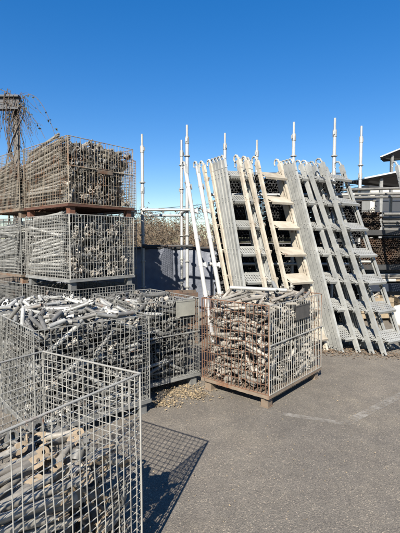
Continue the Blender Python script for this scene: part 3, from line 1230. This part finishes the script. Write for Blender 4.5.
rk2 = empty('storage_rack', (2.0, YF, 0))
tag(rk2, 'rack of tall pale standards behind the leaning stair flights', 'rack')
bs = (2.0, YF)
xs = []
for px_, py_, Y in ((225, 133, YB), (257, 140, YB), (294, 122, YF), (335, 118, YF), (361.5, 126, YB)):
    P = at(px_, py_, Y)
    standard(rk2, P.x, Y, P.z, bs)
    xs.append(P.x)
for z in (1.2, 2.45):
    ledger_bar(rk2, (0.15, YF - 0.055, z), (xs[3] + 0.35, YF - 0.055, z), base=bs)
    ledger_bar(rk2, (0.3, YB - 0.055, z), (xs[4] + 0.3, YB - 0.055, z), base=bs)
for x in (xs[2], xs[3]):
    ledger_bar(rk2, (x, YF, 2.5), (x, YB, 2.5), base=bs)

# ------------------------------------------------------------------ tube bundles stored in and beyond the rack
def tube_bundle(label, x0, x1, z0, z1, Y, L, mat, r=0.024, th=0.0, n=8, jit=0.05, group=None):
    root = empty('tube_bundle', ((x0 + x1) / 2, Y, z0), th)
    tag(root, label, 'tube bundle', group)
    mb = MB()
    hw = (x1 - x0) / 2
    row = 0
    z = r
    while z < z1 - z0 - r:
        x = -hw + r + (r if row % 2 else 0)
        while x < hw - r * 0.5:
            e = random.uniform(-jit, jit)
            mb.pipe((x, e, z), (x, L + e, z), r * 0.97, 0.005, n)
            x += 2 * r + 0.001
        z += r * 1.74
        row += 1
    me = mb.mesh('tubes', mat)
    shade(me, 50)
    tag(link('tubes', me, root), kind='stuff')
    for y in (min(0.2, L * 0.3), L - min(0.3, L * 0.3)):
        m2 = MB()
        H = z1 - z0
        m2.box((0, y, H + 0.012), (hw + 0.03, 0.02, 0.008))
        m2.box((0, y, 0.0 - 0.006), (hw + 0.03, 0.02, 0.004))
        for s in (-1, 1):
            m2.box((s * (hw + 0.034), y, H / 2), (0.004, 0.02, H / 2 + 0.016))
        link('strap', m2.mesh('strap', M['dark_steel']), root)
    return root


def bearer(label, x0, x1, y, z0, z1, d, mat):
    o = link('bearer', MB().box((0, 0, 0), ((x1 - x0) / 2, d / 2, (z1 - z0) / 2)).mesh('bearer', mat), None, ((x0 + x1) / 2, y, (z0 + z1) / 2))
    return tag(o, label, 'beam')


for i in range(3):
    x0 = 0.30 + i * 0.95
    for k in range(4):
        z0 = 0.08 + k * 0.80
        zt_ = z0 + (0.70 if k < 3 else 0.42)
        xe = x0 + (0.86 if k < 3 or i < 2 else 0.5)
        tube_bundle('dark bundle of stored tubes, %s row of the %s column behind the leaning flights' % (('bottom', 'second', 'third', 'top')[k], ('left', 'middle', 'right')[i]),
                    x0, xe, z0, zt_, YF + 0.22 + 0.01 * i, 0.55, M['dark_steel'], r=0.03)
        for yy, w_ in ((YF + 0.33, 'front'), (YF + 0.68, 'rear')):
            bearer('%s dark bearer under the %s bundle of the %s column' % (w_, ('bottom', 'second', 'third', 'top')[k], ('left', 'middle', 'right')[i]), x0 + 0.05, xe - 0.06, yy, z0 - 0.078 if k else 0.0, z0 - 0.011, 0.08, M['dark_steel'])

# right hand storage: steel shelf with bundles seen end-on
YR = 8.6
shelf = empty('storage_shelf', (4.4, YR, 0))
tag(shelf, 'dark steel shelf at the right edge carrying bundled tubes', 'shelf')
for x in (-1.35, 0.15, 1.5):
    for y in (0.05, 1.8):
        mb = MB().box((0, 0, 1.15), (0.05, 0.05, 1.15)).box((0, 0, 0.006), (0.09, 0.09, 0.006))
        link('post', mb.mesh('post', M['dark_steel']), shelf, (x, y, 0))
for z, m_ in ((0.62, M['navy']), (1.06, M['dark_steel']), (1.80, M['dark_steel'])):
    for y in (-0.008, 1.86):
        link('beam', MB().box((0.08, 0, 0), (1.6, 0.012, 0.055 if z > 0.7 else 0.085)).mesh('beam', m_), shelf, (0, y, z))
    link('deck', MB().box((0.08, 0.93, 0), (1.58, 0.90, 0.012)).mesh('deck', m_), shelf, (0, 0, z + (0.03 if z > 0.7 else 0.06)))
tube_bundle('rust brown tube bundle behind the dark post on the middle shelf', 3.12, 4.42, 1.115, 1.72, YR + 0.08, 1.7, M['brown_tube'], r=0.027)
tube_bundle('rust brown tube bundle at the right edge on the middle shelf', 4.64, 5.75, 1.115, 1.70, YR + 0.10, 1.7, M['brown_tube'], r=0.027)
tube_bundle('small rust brown tube bundle on the upper shelf', 3.15, 3.95, 1.87, 2.28, YR + 0.15, 1.6, M['brown_tube'], r=0.027)
for k in range(5):
    z = 1.87 + k * 0.085
    y = YR + 0.22 + 0.02 * (k % 2)
    me = MB().pipe((4.02, 0, 0), (5.6, 0, 0), 0.036, n=12).mesh('steel_tube', M['galv_dull'])
    shade(me)
    o = link('steel_tube', me, None, (random.uniform(-0.03, 0.03), y, z))
    tag(o, '%s of the dull grey tubes stacked sideways on the upper shelf' % ('lowest', 'second lowest', 'middle one', 'second highest', 'highest')[k], 'tube', 'grey tubes lying sideways on the upper shelf')
# pale ledgers lying across the rack top
for k, (za, zb_, yy) in enumerate(((2.42, 2.46, 7.9), (2.50, 2.53, 8.02), (2.60, 2.66, 8.12))):
    me = MB().path([(2.75, 0, za), (4.9, 0, zb_)], 0.028, 12).path([(2.72, 0, za), (2.80, 0, za + 0.001)], 0.040, 10).mesh('steel_tube', M['galv_dull'])
    shade(me)
    o = link('steel_tube', me, None, (0, yy, 0.045))
    tag(o, '%s of three dull grey tubes lying across the rack below the canopy' % ('lowest', 'middle one', 'highest')[k], 'tube', 'grey tubes across the rack')
# low piles under the shelf
for k in range(16):
    L = random.uniform(0.7, 1.3)
    lay = k // 6
    mat_ = (M['standard'], M['timber'], M['tube_warm'], M['galv'])[k % 4]
    me = MB().pipe((-L / 2, 0, 0), (L / 2, 0, 0), 0.034, n=10).mesh('steel_tube', mat_)
    shade(me)
    o = link('steel_tube', me, None, (3.9 + random.uniform(-0.3, 0.6), YR + 0.16 + (k % 6) * 0.075 + 0.035 * (lay % 2), 0.72 + 0.0 + 0.036 + lay * 0.066), (0, 0, random.uniform(-0.03, 0.03)))
    tag(o, 'short pale tube in the low pile on the bottom shelf', 'tube', 'tubes piled on the bottom shelf')

crate_spots = ((3.55, 8.25, 0.1), (4.35, 8.15, -0.15))
for i, (x, y, rz) in enumerate(crate_spots):
    r = empty('timber_crate', (x, y, 0), rz)
    tag(r, ('open timber crate of odd tubes below the shelf beside the rightmost flight', 'open timber crate of odd tubes below the shelf at the right edge')[i], 'crate')
    sl = MB().box((0, 0, 0), (0.34, 0.011, 0.045)).mesh('slat', M['timber'])
    se = MB().box((0, 0, 0), (0.011, 0.25, 0.045)).mesh('slat', M['timber'])
    for k in range(4):
        z = 0.11 + k * 0.105
        for s in (-1, 1):
            link('slat', sl, r, (0, s * 0.262, z))
            link('slat', se, r, (s * 0.329, 0, z))
    for sx in (-1, 1):
        for sy in (-1, 1):
            link('corner_post', MB().box((0, 0, 0.235), (0.02, 0.02, 0.235)).mesh('corner_post', M['timber']), r, (sx * 0.295, sy * 0.228, 0))
    link('floor_board', MB().box((0, 0, 0), (0.315, 0.248, 0.01)).mesh('floor_board', M['timber']), r, (0, 0, 0.07))
    hp = Heap(0.56, 0.42, 0.082)
    it = []
    for k in range(60):
        p = hp.drop((0, 0.56, 0, 0.42), [0.34], 0.026, near_yaw(0, 0.3), 0.5, 4, 0.005)
        if p:
            it.append((led_w[0.3], piece_matrix(p)))
    merged('odd_tubes', it, M['coupler'], Matrix.Translation((x, y, 0)) @ Matrix.Rotation(rz, 4, 'Z') @ Matrix.Translation((-0.28, -0.21, 0)))['label'] = 'odd short tubes filling the crate ' + ('beside the rightmost flight', 'at the right edge')[i]
lump = MB()  # made-up soft-sided shape, stands in for an unidentified white object
nseg = 14
rings = []
for (z, s, e) in ((0.0, 0.86, 0), (0.05, 1.0, 0), (0.22, 1.02, .01), (0.36, 0.97, .02), (0.42, 0.80, .03)):
    for j in range(nseg):
        a = 2 * math.pi * j / nseg
        q = 1 + 0.06 * math.sin(3 * a + z * 9)
        ca, sa = math.cos(a), math.sin(a)
        k = 1 / max(abs(ca), abs(sa)) ** 0.7
        rings.append((0.22 * s * ca * k * q, 0.17 * s * sa * k * q, z + e * math.sin(2 * a)))
lump.add(rings, [(i * nseg + j, i * nseg + (j + 1) % nseg, (i + 1) * nseg + (j + 1) % nseg, (i + 1) * nseg + j) for i in range(4) for j in range(nseg)] + [tuple(4 * nseg + j for j in range(nseg))])
lump.v = [(x * 0.75, y * 0.75, z * 0.85) for x, y, z in lump.v]
me = lump.mesh('white_placeholder', M['white_paint'])
shade(me, 60)
sk = link('white_placeholder', me, None, (3.90, 7.7, 0))
tag(sk, 'white sack on the ground by the right edge', 'placeholder')

# ------------------------------------------------------------------ tarpaulin fence behind the rack
YT = 9.05
fence = empty('tarpaulin_fence', (0, YT, 0))
tag(fence, 'grey blue tarpaulin fence hung from a dark rail behind the rack', 'fence')
nx, nz = 90, 14
vs, fs = [], []
X0, X1, HT = -3.6, 6.5, at(160, 248, YT).z
for j in range(nz + 1):
    for i in range(nx + 1):
        x = X0 + (X1 - X0) * i / nx
        t = j / nz
        d = 0.05 * math.sin(x * 7.3 + 1.2 * math.sin(x * 2.1)) * (0.4 + 0.6 * (1 - t)) + 0.025 * math.sin(x * 17 + t * 5) + 0.03 * math.sin(t * 7 + x * 3)
        vs.append((x, d, 0.01 + t * (HT - 0.02)))
for j in range(nz):
    for i in range(nx):
        a = j * (nx + 1) + i
        fs.append((a, a + 1, a + nx + 2, a + nx + 1))
mb = MB()
mb.add(vs, fs)
mb.add([(x, y + 0.006, z) for x, y, z in vs], [tuple(reversed(f)) for f in fs])
me = mb.mesh('sheet', M['tarp'])
shade(me, 80)
link('sheet', me, fence)
me = MB().path([(X0 - 0.1, 0, HT), (X1 + 0.1, 0, HT)], 0.03, 10).mesh('rail', M['dark_steel'])
link('rail', me, fence, (0, -0.02, 0))
pm = MB().path([(0, 0, 0), (0, 0, HT - 0.03)], 0.03, 10).mesh('post', M['dark_steel'])
for i in range(6):
    link('post', pm, fence, (X0 + 0.2 + i * 1.95, 0.13, 0))

# low rusty tray seen over the heaps, in front of the tarpaulin
tr = empty('steel_tray', (-0.30, 6.35, 0), R(6))
tag(tr, 'low rust brown slatted crate in front of the tarpaulin', 'crate')
P0 = at(163, 285, 6.35)
P1 = at(187, 295, 6.35)
hz = P0.z - 0.10
for k in range(5):
    link('slat', MB().box((0, 0, 0), (0.25, 0.012, 0.04)).mesh('slat', M['brown_tube']), tr, (0, -0.2, hz - 0.045 - k * 0.12))
    link('slat', MB().box((0, 0, 0), (0.25, 0.012, 0.04)).mesh('slat', M['brown_tube']), tr, (0, 0.2, hz - 0.045 - k * 0.12))
for sx in (-1, 0, 1):
    for sy in (-1, 1):
        link('upright', MB().box((0, 0, hz / 2), (0.02, 0.016, hz / 2)).mesh('upright', M['brown_tube']), tr, (sx * 0.23, sy * 0.172, 0))

# ------------------------------------------------------------------ canopies and building at the right
def canopy(label, near, far, thick, nrib):
    """near, far = (left end, right end) of the front and back edge of the soffit"""
    o0 = Vector(((near[0].x + near[1].x) / 2, near[0].y, 0))
    root = empty('canopy', o0)
    tag(root, label, 'canopy')
    a, b_, c, d = (p - o0 for p in (near[0], near[1], far[1], far[0]))
    up = Vector((0, 0, thick))
    mb = MB()
    mb.add([a, b_, c, d, a + up, b_ + up, c + up, d + up], [(0, 3, 2, 1), (4, 5, 6, 7), (0, 1, 5, 4), (1, 2, 6, 5), (2, 3, 7, 6), (3, 0, 4, 7)])
    link('roof', mb.mesh('roof', M['roof_dark']), root)
    f = Vector((0, -0.035, thick))
    link('fascia', MB().bar(a + f, b_ + f, 0.05, 0.07).mesh('fascia', M['white_paint']), root)
    dn = Vector((0, 0, -0.06))
    for k in range(nrib):
        t = (k + 0.5) / nrib
        link('purlin', MB().bar(a.lerp(d, t) + dn, b_.lerp(c, t) + dn, 0.06, 0.11).mesh('purlin', M['roof_dark']), root)
    for p, q, t in ((a, b_, 0.22), (a, b_, 0.95), (d, c, 0.1), (d, c, 0.95)):
        e = p.lerp(q, t)
        yy = 0.3 if p is a else -0.3
        h = e.z - 0.10
        link('post', MB().box((0, 0, h / 2), (0.07, 0.07, h / 2)).mesh('post', M['grey_frame']), root, (e.x, e.y + yy, 0))
    return root


def edge(p0, p1, Y, k):
    p, q = at(p0[0], p0[1], Y), at(p1[0], p1[1], Y)
    return p, p + (q - p) * k


canopy('dark flat canopy with a thin white edge beyond the rack', edge((364, 179.5), (402, 172), 20, 2.4), edge((348, 182), (400, 187), 25.5, 1.9), 0.06, 6)
canopy('higher white edged canopy at the right edge of the frame', edge((380, 158), (402, 149), 26, 3), edge((384, 160.5), (402, 160), 29, 3), 0.07, 3)
bw = empty('building', (22, 36, 0))
tag(bw, 'low cream walled building with dark shutters under the canopies', 'building')
a = at(349, 187, 36)
b = at(420, 187, 36)
link('wall', MB().box((0, 0, 0), (9, 4, a.z / 2)).mesh('wall', M['cream_wall']), bw, (2.2, 4, a.z / 2))
link('roof', MB().box((0, 0, 0), (9.3, 4.3, 0.12)).mesh('roof', M['roof_dark']), bw, (2.2, 4, a.z + 0.12))
for k in range(4):
    d = link('shutter_door', MB().box((0, 0, 0), (1.5, 0.06, a.z * 0.44)).mesh('shutter_door', M['roof_dark']), bw, (-4.9 + k * 4.3, -0.07, a.z * 0.46))
    for q in range(6):
        link('slat', MB().box((0, 0, 0), (1.46, 0.03, 0.05)).mesh('slat', M['navy']), d, (0, -0.09, -a.z * 0.4 + q * a.z * 0.15))

# ------------------------------------------------------------------ overgrown bank beyond the fence
mb = MB()
nx, ny = 60, 10
vs = []
for j in range(ny + 1):
    for i in range(nx + 1):
        x = -26 + 44 * i / nx
        t = j / ny
        h = 1.5 * (t * t * (3 - 2 * t)) * (1 + 0.10 * math.sin(x * 0.9) + 0.05 * math.sin(x * 2.3 + t * 4)) + 0.10 * math.sin(x * 5 + t * 11) * t
        vs.append((x, 14.8 + 7.5 * t, h - 0.03 + (-0.5 if i in (0, nx) else 0)))
fs = [(j * (nx + 1) + i, j * (nx + 1) + i + 1, (j + 1) * (nx + 1) + i + 1, (j + 1) * (nx + 1) + i) for j in range(ny) for i in range(nx)]
b0 = len(vs)
vs += [(-26 + 44 * i / nx, 26, -0.05) for i in range(nx + 1)]
fs += [(ny * (nx + 1) + i, ny * (nx + 1) + i + 1, b0 + i + 1, b0 + i) for i in range(nx)]
mb.add(vs, fs)
M['bank'] = plain('dry_bank', (0.21, 0.165, 0.115), 0.95, 5, 0.45, 0.6)
me = mb.mesh('bank', M['bank'])
shade(me, 80)
tag(link('bank', me), 'low bank of dry brown earth and grass', kind='structure')


def bank_z(Y):
    t = min(1, max(0, (Y - 14.8) / 7.5))
    return 1.4 * (t * t * (3 - 2 * t)) - 0.05 if Y < 23 else 0


# ------------------------------------------------------------------ bare winter shrubs beyond the fence
def grow(mb, p, d, L, r, depth, leaves):
    seg = 3
    pts = [p]
    for i in range(seg):
        d = (d + Vector((random.gauss(0, 0.16), random.gauss(0, 0.16), random.gauss(0.02, 0.1)))).normalized()
        pts.append(pts[-1] + d * L / seg)
    mb.path(pts, [r * (1 - 0.45 * i / seg) for i in range(seg + 1)], 3 if depth < 3 else 5, cap=False)
    if depth == 0:
        for q in pts[1:]:
            if random.random() < 0.6:
                leaves.append((q, d))
        return
    for k in range(random.randint(3, 4)):
        q = pts[random.randint(1, seg)]
        nd = (d + Vector((random.gauss(0, 0.6), random.gauss(0, 0.6), random.gauss(0.1, 0.35)))).normalized()
        grow(mb, q, nd, L * random.uniform(0.55, 0.8), r * 0.55, depth - 1, leaves)


shrub_kits = []
for v in range(3):
    mb, leaves = MB(), []
    for k in range(7):
        a = random.uniform(0, 6.28)
        grow(mb, Vector((random.uniform(-.25, .25), random.uniform(-.25, .25), 0)), Vector((math.cos(a) * 0.5, math.sin(a) * 0.5, 1)).normalized(), 0.85, 0.022, 3, leaves)
    stems = mb.mesh('stems', M['twig'])
    mb = MB()
    for q, d in leaves:
        for z in range(2):
            s = random.uniform(0.015, 0.038)
            a_ = Vector((random.gauss(0, 1), random.gauss(0, 1), random.gauss(0, 1))).normalized() * s
            b_ = a_.cross(Vector((random.gauss(0, 1), random.gauss(0, 1), random.gauss(0, 1)))).normalized() * s * 0.6
            c_ = q + Vector((random.gauss(0, .04), random.gauss(0, .04), random.gauss(0, .04)))
            mb.add([c_ - a_, c_ + b_, c_ + a_, c_ - b_], [(0, 1, 2, 3)])
    shrub_kits.append((stems, mb.mesh('leaves', M['dry_leaf'])))
where = ('behind the tall stack', 'beside the left rack standard', 'in the middle of the gap between the standards', 'beside the thin rear standard', 'behind the leaning white poles', 'behind the cream flights')
spots = [(105, 15), (133, 14.5), (150, 14.2), (166, 14.6), (181, 14.0), (197, 14.8), (214, 15), (120, 18), (143, 19), (158, 18.5), (174, 19), (190, 18), (208, 19), (112, 17), (127, 16.5), (139, 16.4), (154, 16.6), (163, 17), (171, 16.3), (184, 16.8), (200, 17), (220, 17), (148, 20.5), (166, 20.8), (182, 20.4), (133, 20.6), (345, 26), (338, 27), (352, 28), (328, 26), (365, 34)]
for i, (px_, Y) in enumerate(spots):
    st, lv = shrub_kits[i % 3]
    P = at(px_, 242, Y)
    r = empty('shrub', (P.x, Y, bank_z(Y)), random.uniform(0, 6))
    s = random.choice((0.75, 0.95, 1.1, 1.2, 1.4)) * (1.0 if 16 < Y < 24 else 1.05) * (1.5 if Y > 24 else 1)
    r.scale = (s * 1.15, s * 1.15, s * (1.0 if Y < 16 else 1.05))
    if Y < 16:
        lab = 'bare brown shrub in the near row beyond the tarpaulin fence'
    elif Y < 24:
        lab = 'bare brown shrub in the far row beyond the tarpaulin fence'
    else:
        lab = 'far reddish brown shrub below the dark canopy'
    tag(r, lab, 'shrub', lab.replace('bare brown shrub', 'bare shrubs').replace('far reddish brown shrub', 'far shrubs'))
    link('stems', st, r)
    link('leaves', lv, r)

# ------------------------------------------------------------------ vine on a steel post at the left
YV = 8.9
pv = at(16, 120, YV)
post = empty('steel_post', (pv.x, YV, 0))
zt = at(10, 98, YV).z
tag(post, 'old steel post with a dark cross beam overgrown by a vine', 'post')
mb = MB().box((0, 0, (zt - 0.02) / 2), (0.05, 0.05, (zt - 0.02) / 2))
link('shaft', mb.mesh('shaft', M['plate_dark']), post)
zb1 = at(10, 111, YV).z
mb = MB()
mb.box((-0.55, 0, zt - 0.02), (0.70, 0.07, 0.02)).box((-0.55, 0, zb1), (0.70, 0.07, 0.02)).box((-0.55, 0, (zt + zb1) / 2), (0.69, 0.012, (zt - zb1) / 2 - 0.03))
link('cross_beam', mb.mesh('cross_beam', M['roof_dark']), post, (0, -0.145, 0))
vine = empty('climbing_vine', (pv.x, YV - 0.1, 0))
tag(vine, 'bare climbing vine with drooping stems wrapped round the steel post', 'vine')
mb, lv = MB(), MB()


def vine_leaf(p, s):
    a_ = Vector((random.gauss(0, 1), random.gauss(0, 1), random.gauss(-0.4, 1))).normalized() * s
    b_ = a_.cross(Vector((random.gauss(0, 1), random.gauss(0, 1), random.gauss(0, 1)))).normalized() * s * 0.6
    lv.add([p - a_, p + b_, p + a_, p - b_], [(0, 1, 2, 3)])


for k in range(15):      # stems winding up the post
    ph, pitch = random.uniform(0, 6.3), random.uniform(1.0, 2.2)
    pts = []
    for i in range(40):
        t = i / 39
        rr = 0.09 + 0.05 * math.sin(ph + 5 * t) + 0.08 * t
        pts.append(Vector((rr * math.cos(ph + pitch * 6 * t), rr * math.sin(ph + pitch * 6 * t), t * (zt + random.uniform(-.0, .05)))))
    mb.path(pts, [0.015 * (1 - 0.6 * i / 39) for i in range(40)], 5)
for k in range(80):      # arching shoots at the head
    a = random.uniform(-0.6, 0.7) if k % 3 else random.uniform(1.5, 4.5)
    reach = random.uniform(0.12, 0.75) if k % 2 else random.uniform(0.08, 0.3)
    p = Vector((random.uniform(-0.25, 0.12), random.uniform(-0.1, 0.1), random.uniform(zt - 0.5, zt + 0.03)))
    up = random.uniform(0.0, 0.25)
    dr = random.uniform(0.2, 0.9)
    pts = []
    for i in range(14):
        t = i / 13
        pts.append(p + Vector((math.cos(a) * reach * t, math.sin(a) * reach * t * 0.6, up * math.sin(math.pi * min(1, t * 1.4)) - dr * t * t)) + Vector((random.gauss(0, .012), random.gauss(0, .012), random.gauss(0, .012))))
    mb.path(pts, [0.006 * (1 - 0.6 * i / 13) for i in range(14)], 4)
    for q in pts[4:]:
        if random.random() < 0.12:
            vine_leaf(q, random.uniform(0.018, 0.035))
for (px0, py0, px1, py1, h) in ((20, 106, 57, 138, 22), (18, 104, 47, 140, 6), (-5, 90, 24, 104, 3)):    # the long arcs seen against the sky
    p0, p1 = at(px0, py0, YV) - Vector((pv.x, YV, 0)), at(px1, py1, YV) - Vector((pv.x, YV, 0))
    pts = []
    for i in range(18):
        t = i / 17
        pts.append(p0.lerp(p1, t) + Vector((0, 0, h * YV / 400 * math.sin(math.pi * t) ** 0.8)))
    mb.path(pts, [0.009 * (1 - 0.5 * i / 17) for i in range(18)], 5)
    for q in pts[3:]:
        for z in range(2):
            if random.random() < 0.35:
                vine_leaf(q + Vector((random.gauss(0, .03), 0, random.uniform(-.08, .02))), random.uniform(0.02, 0.045))
me = mb.mesh('stems', M['bark'])
shade(me, 60)
link('stems', me, vine)
link('leaves', lv.mesh('leaves', M['evergreen_leaf']), vine)

# ------------------------------------------------------------------ overhead cables
YC = 32
for i, (ya, yb) in enumerate(((209, 167), (212.5, 169.5))):
    p, q = at(80, ya, YC), at(420, yb, YC)
    d = q - p
    p, q = p - d * 0.25, q + d * 0.35
    pts = []
    for k in range(25):
        t = k / 24
        pts.append(p.lerp(q, t) - Vector((0, 0, 0.9 * math.sin(math.pi * t))))
    o = link('overhead_cable', MB().path(pts, 0.022, 5).mesh('overhead_cable', M['black']))
    tag(o, ('upper of the two dark cables crossing the sky', 'lower of the two dark cables crossing the sky')[i], 'cable')
    ends = (pts[0], pts[-1])
    if i == 0:
        for s, e in enumerate(ends):
            pr = empty('utility_pole', (e.x, YC + 0.22, 0))
            tag(pr, ('concrete utility pole carrying the cables beyond the left edge', 'concrete utility pole carrying the cables beyond the right edge')[s], 'pole')
            me = MB().path([(0, 0, 0), (0, 0, e.z + 0.8)], [0.2, 0.12], 12).mesh('shaft', M['concrete'])
            shade(me)
            link('shaft', me, pr)
            link('cross_arm', MB().box((0, 0, 0), (0.6, 0.05, 0.05)).mesh('cross_arm', M['galv']), pr, (0, -0.17, e.z - 0.06))

# ------------------------------------------------------------------ litter on the asphalt
def litter(name, label, centres, n, mat, smin, smax):
    mb = MB()
    for k in range(n):
        c, sx, sy = random.choice(centres)
        x, y = c.x + random.gauss(0, sx), c.y + random.gauss(0, sy)
        s = random.uniform(smin, smax)
        a = random.uniform(0, 6.3)
        u = Vector((math.cos(a), math.sin(a), random.uniform(-0.35, 0.35))) * s
        w = Vector((-math.sin(a), math.cos(a), random.uniform(-0.4, 0.4))) * s * 0.45
        p = Vector((x, y, 0.005 + abs(u.z) + abs(w.z) + random.uniform(0, 0.012)))
        mb.add([p - u, p + w - Vector((0, 0, 0.004)), p + u, p - w - Vector((0, 0, 0.004))], [(0, 1, 2), (0, 2, 3)])
    o = link(name, mb.mesh(name, mat))
    return tag(o, label, kind='stuff')


def chip(name, c, dk):
    m, n, l, b = nodes_of(name)
    t = noise(n, l, 18, 3)
    r = ramp(n, [(0.35, dk), (0.6, c)])
    l.new(t.outputs[0], r.inputs[0])
    l.new(r.outputs[0], b.inputs['Base Color'])
    b.inputs['Roughness'].default_value = 0.85
    return m


M['chip'] = chip('straw_litter', (0.27, 0.205, 0.12), (0.08, 0.06, 0.038))
M['brown_litter'] = chip('brown_litter', (0.16, 0.11, 0.07), (0.06, 0.045, 0.03))
litter('dry_leaves', 'straw coloured dry leaves by the rusty cage',
       [(ground(178, 394), 0.10, 0.10), (ground(188, 388), 0.10, 0.14), (ground(165, 404), 0.08, 0.05), (ground(196, 396), .06, .05), (ground(180, 394), 0.2, 0.14)], 1100, M['chip'], 0.005, 0.018)
litter('brown_leaves', 'brown dead leaves under the leaning flights',
       [(ground(330, 352), 0.18, 0.10), (ground(360, 352), 0.25, 0.12), (ground(388, 356), 0.25, 0.10), (ground(345, 346), .3, .2)], 900, M['brown_litter'], 0.010, 0.028)
litter('scattered_chips', 'scattered pale chips over the asphalt',
       [(ground(300, 440), 1.0, 0.7), (ground(250, 470), 0.8, 0.4), (ground(340, 390), 0.7, 0.6)], 260, M['chip'], 0.003, 0.008)
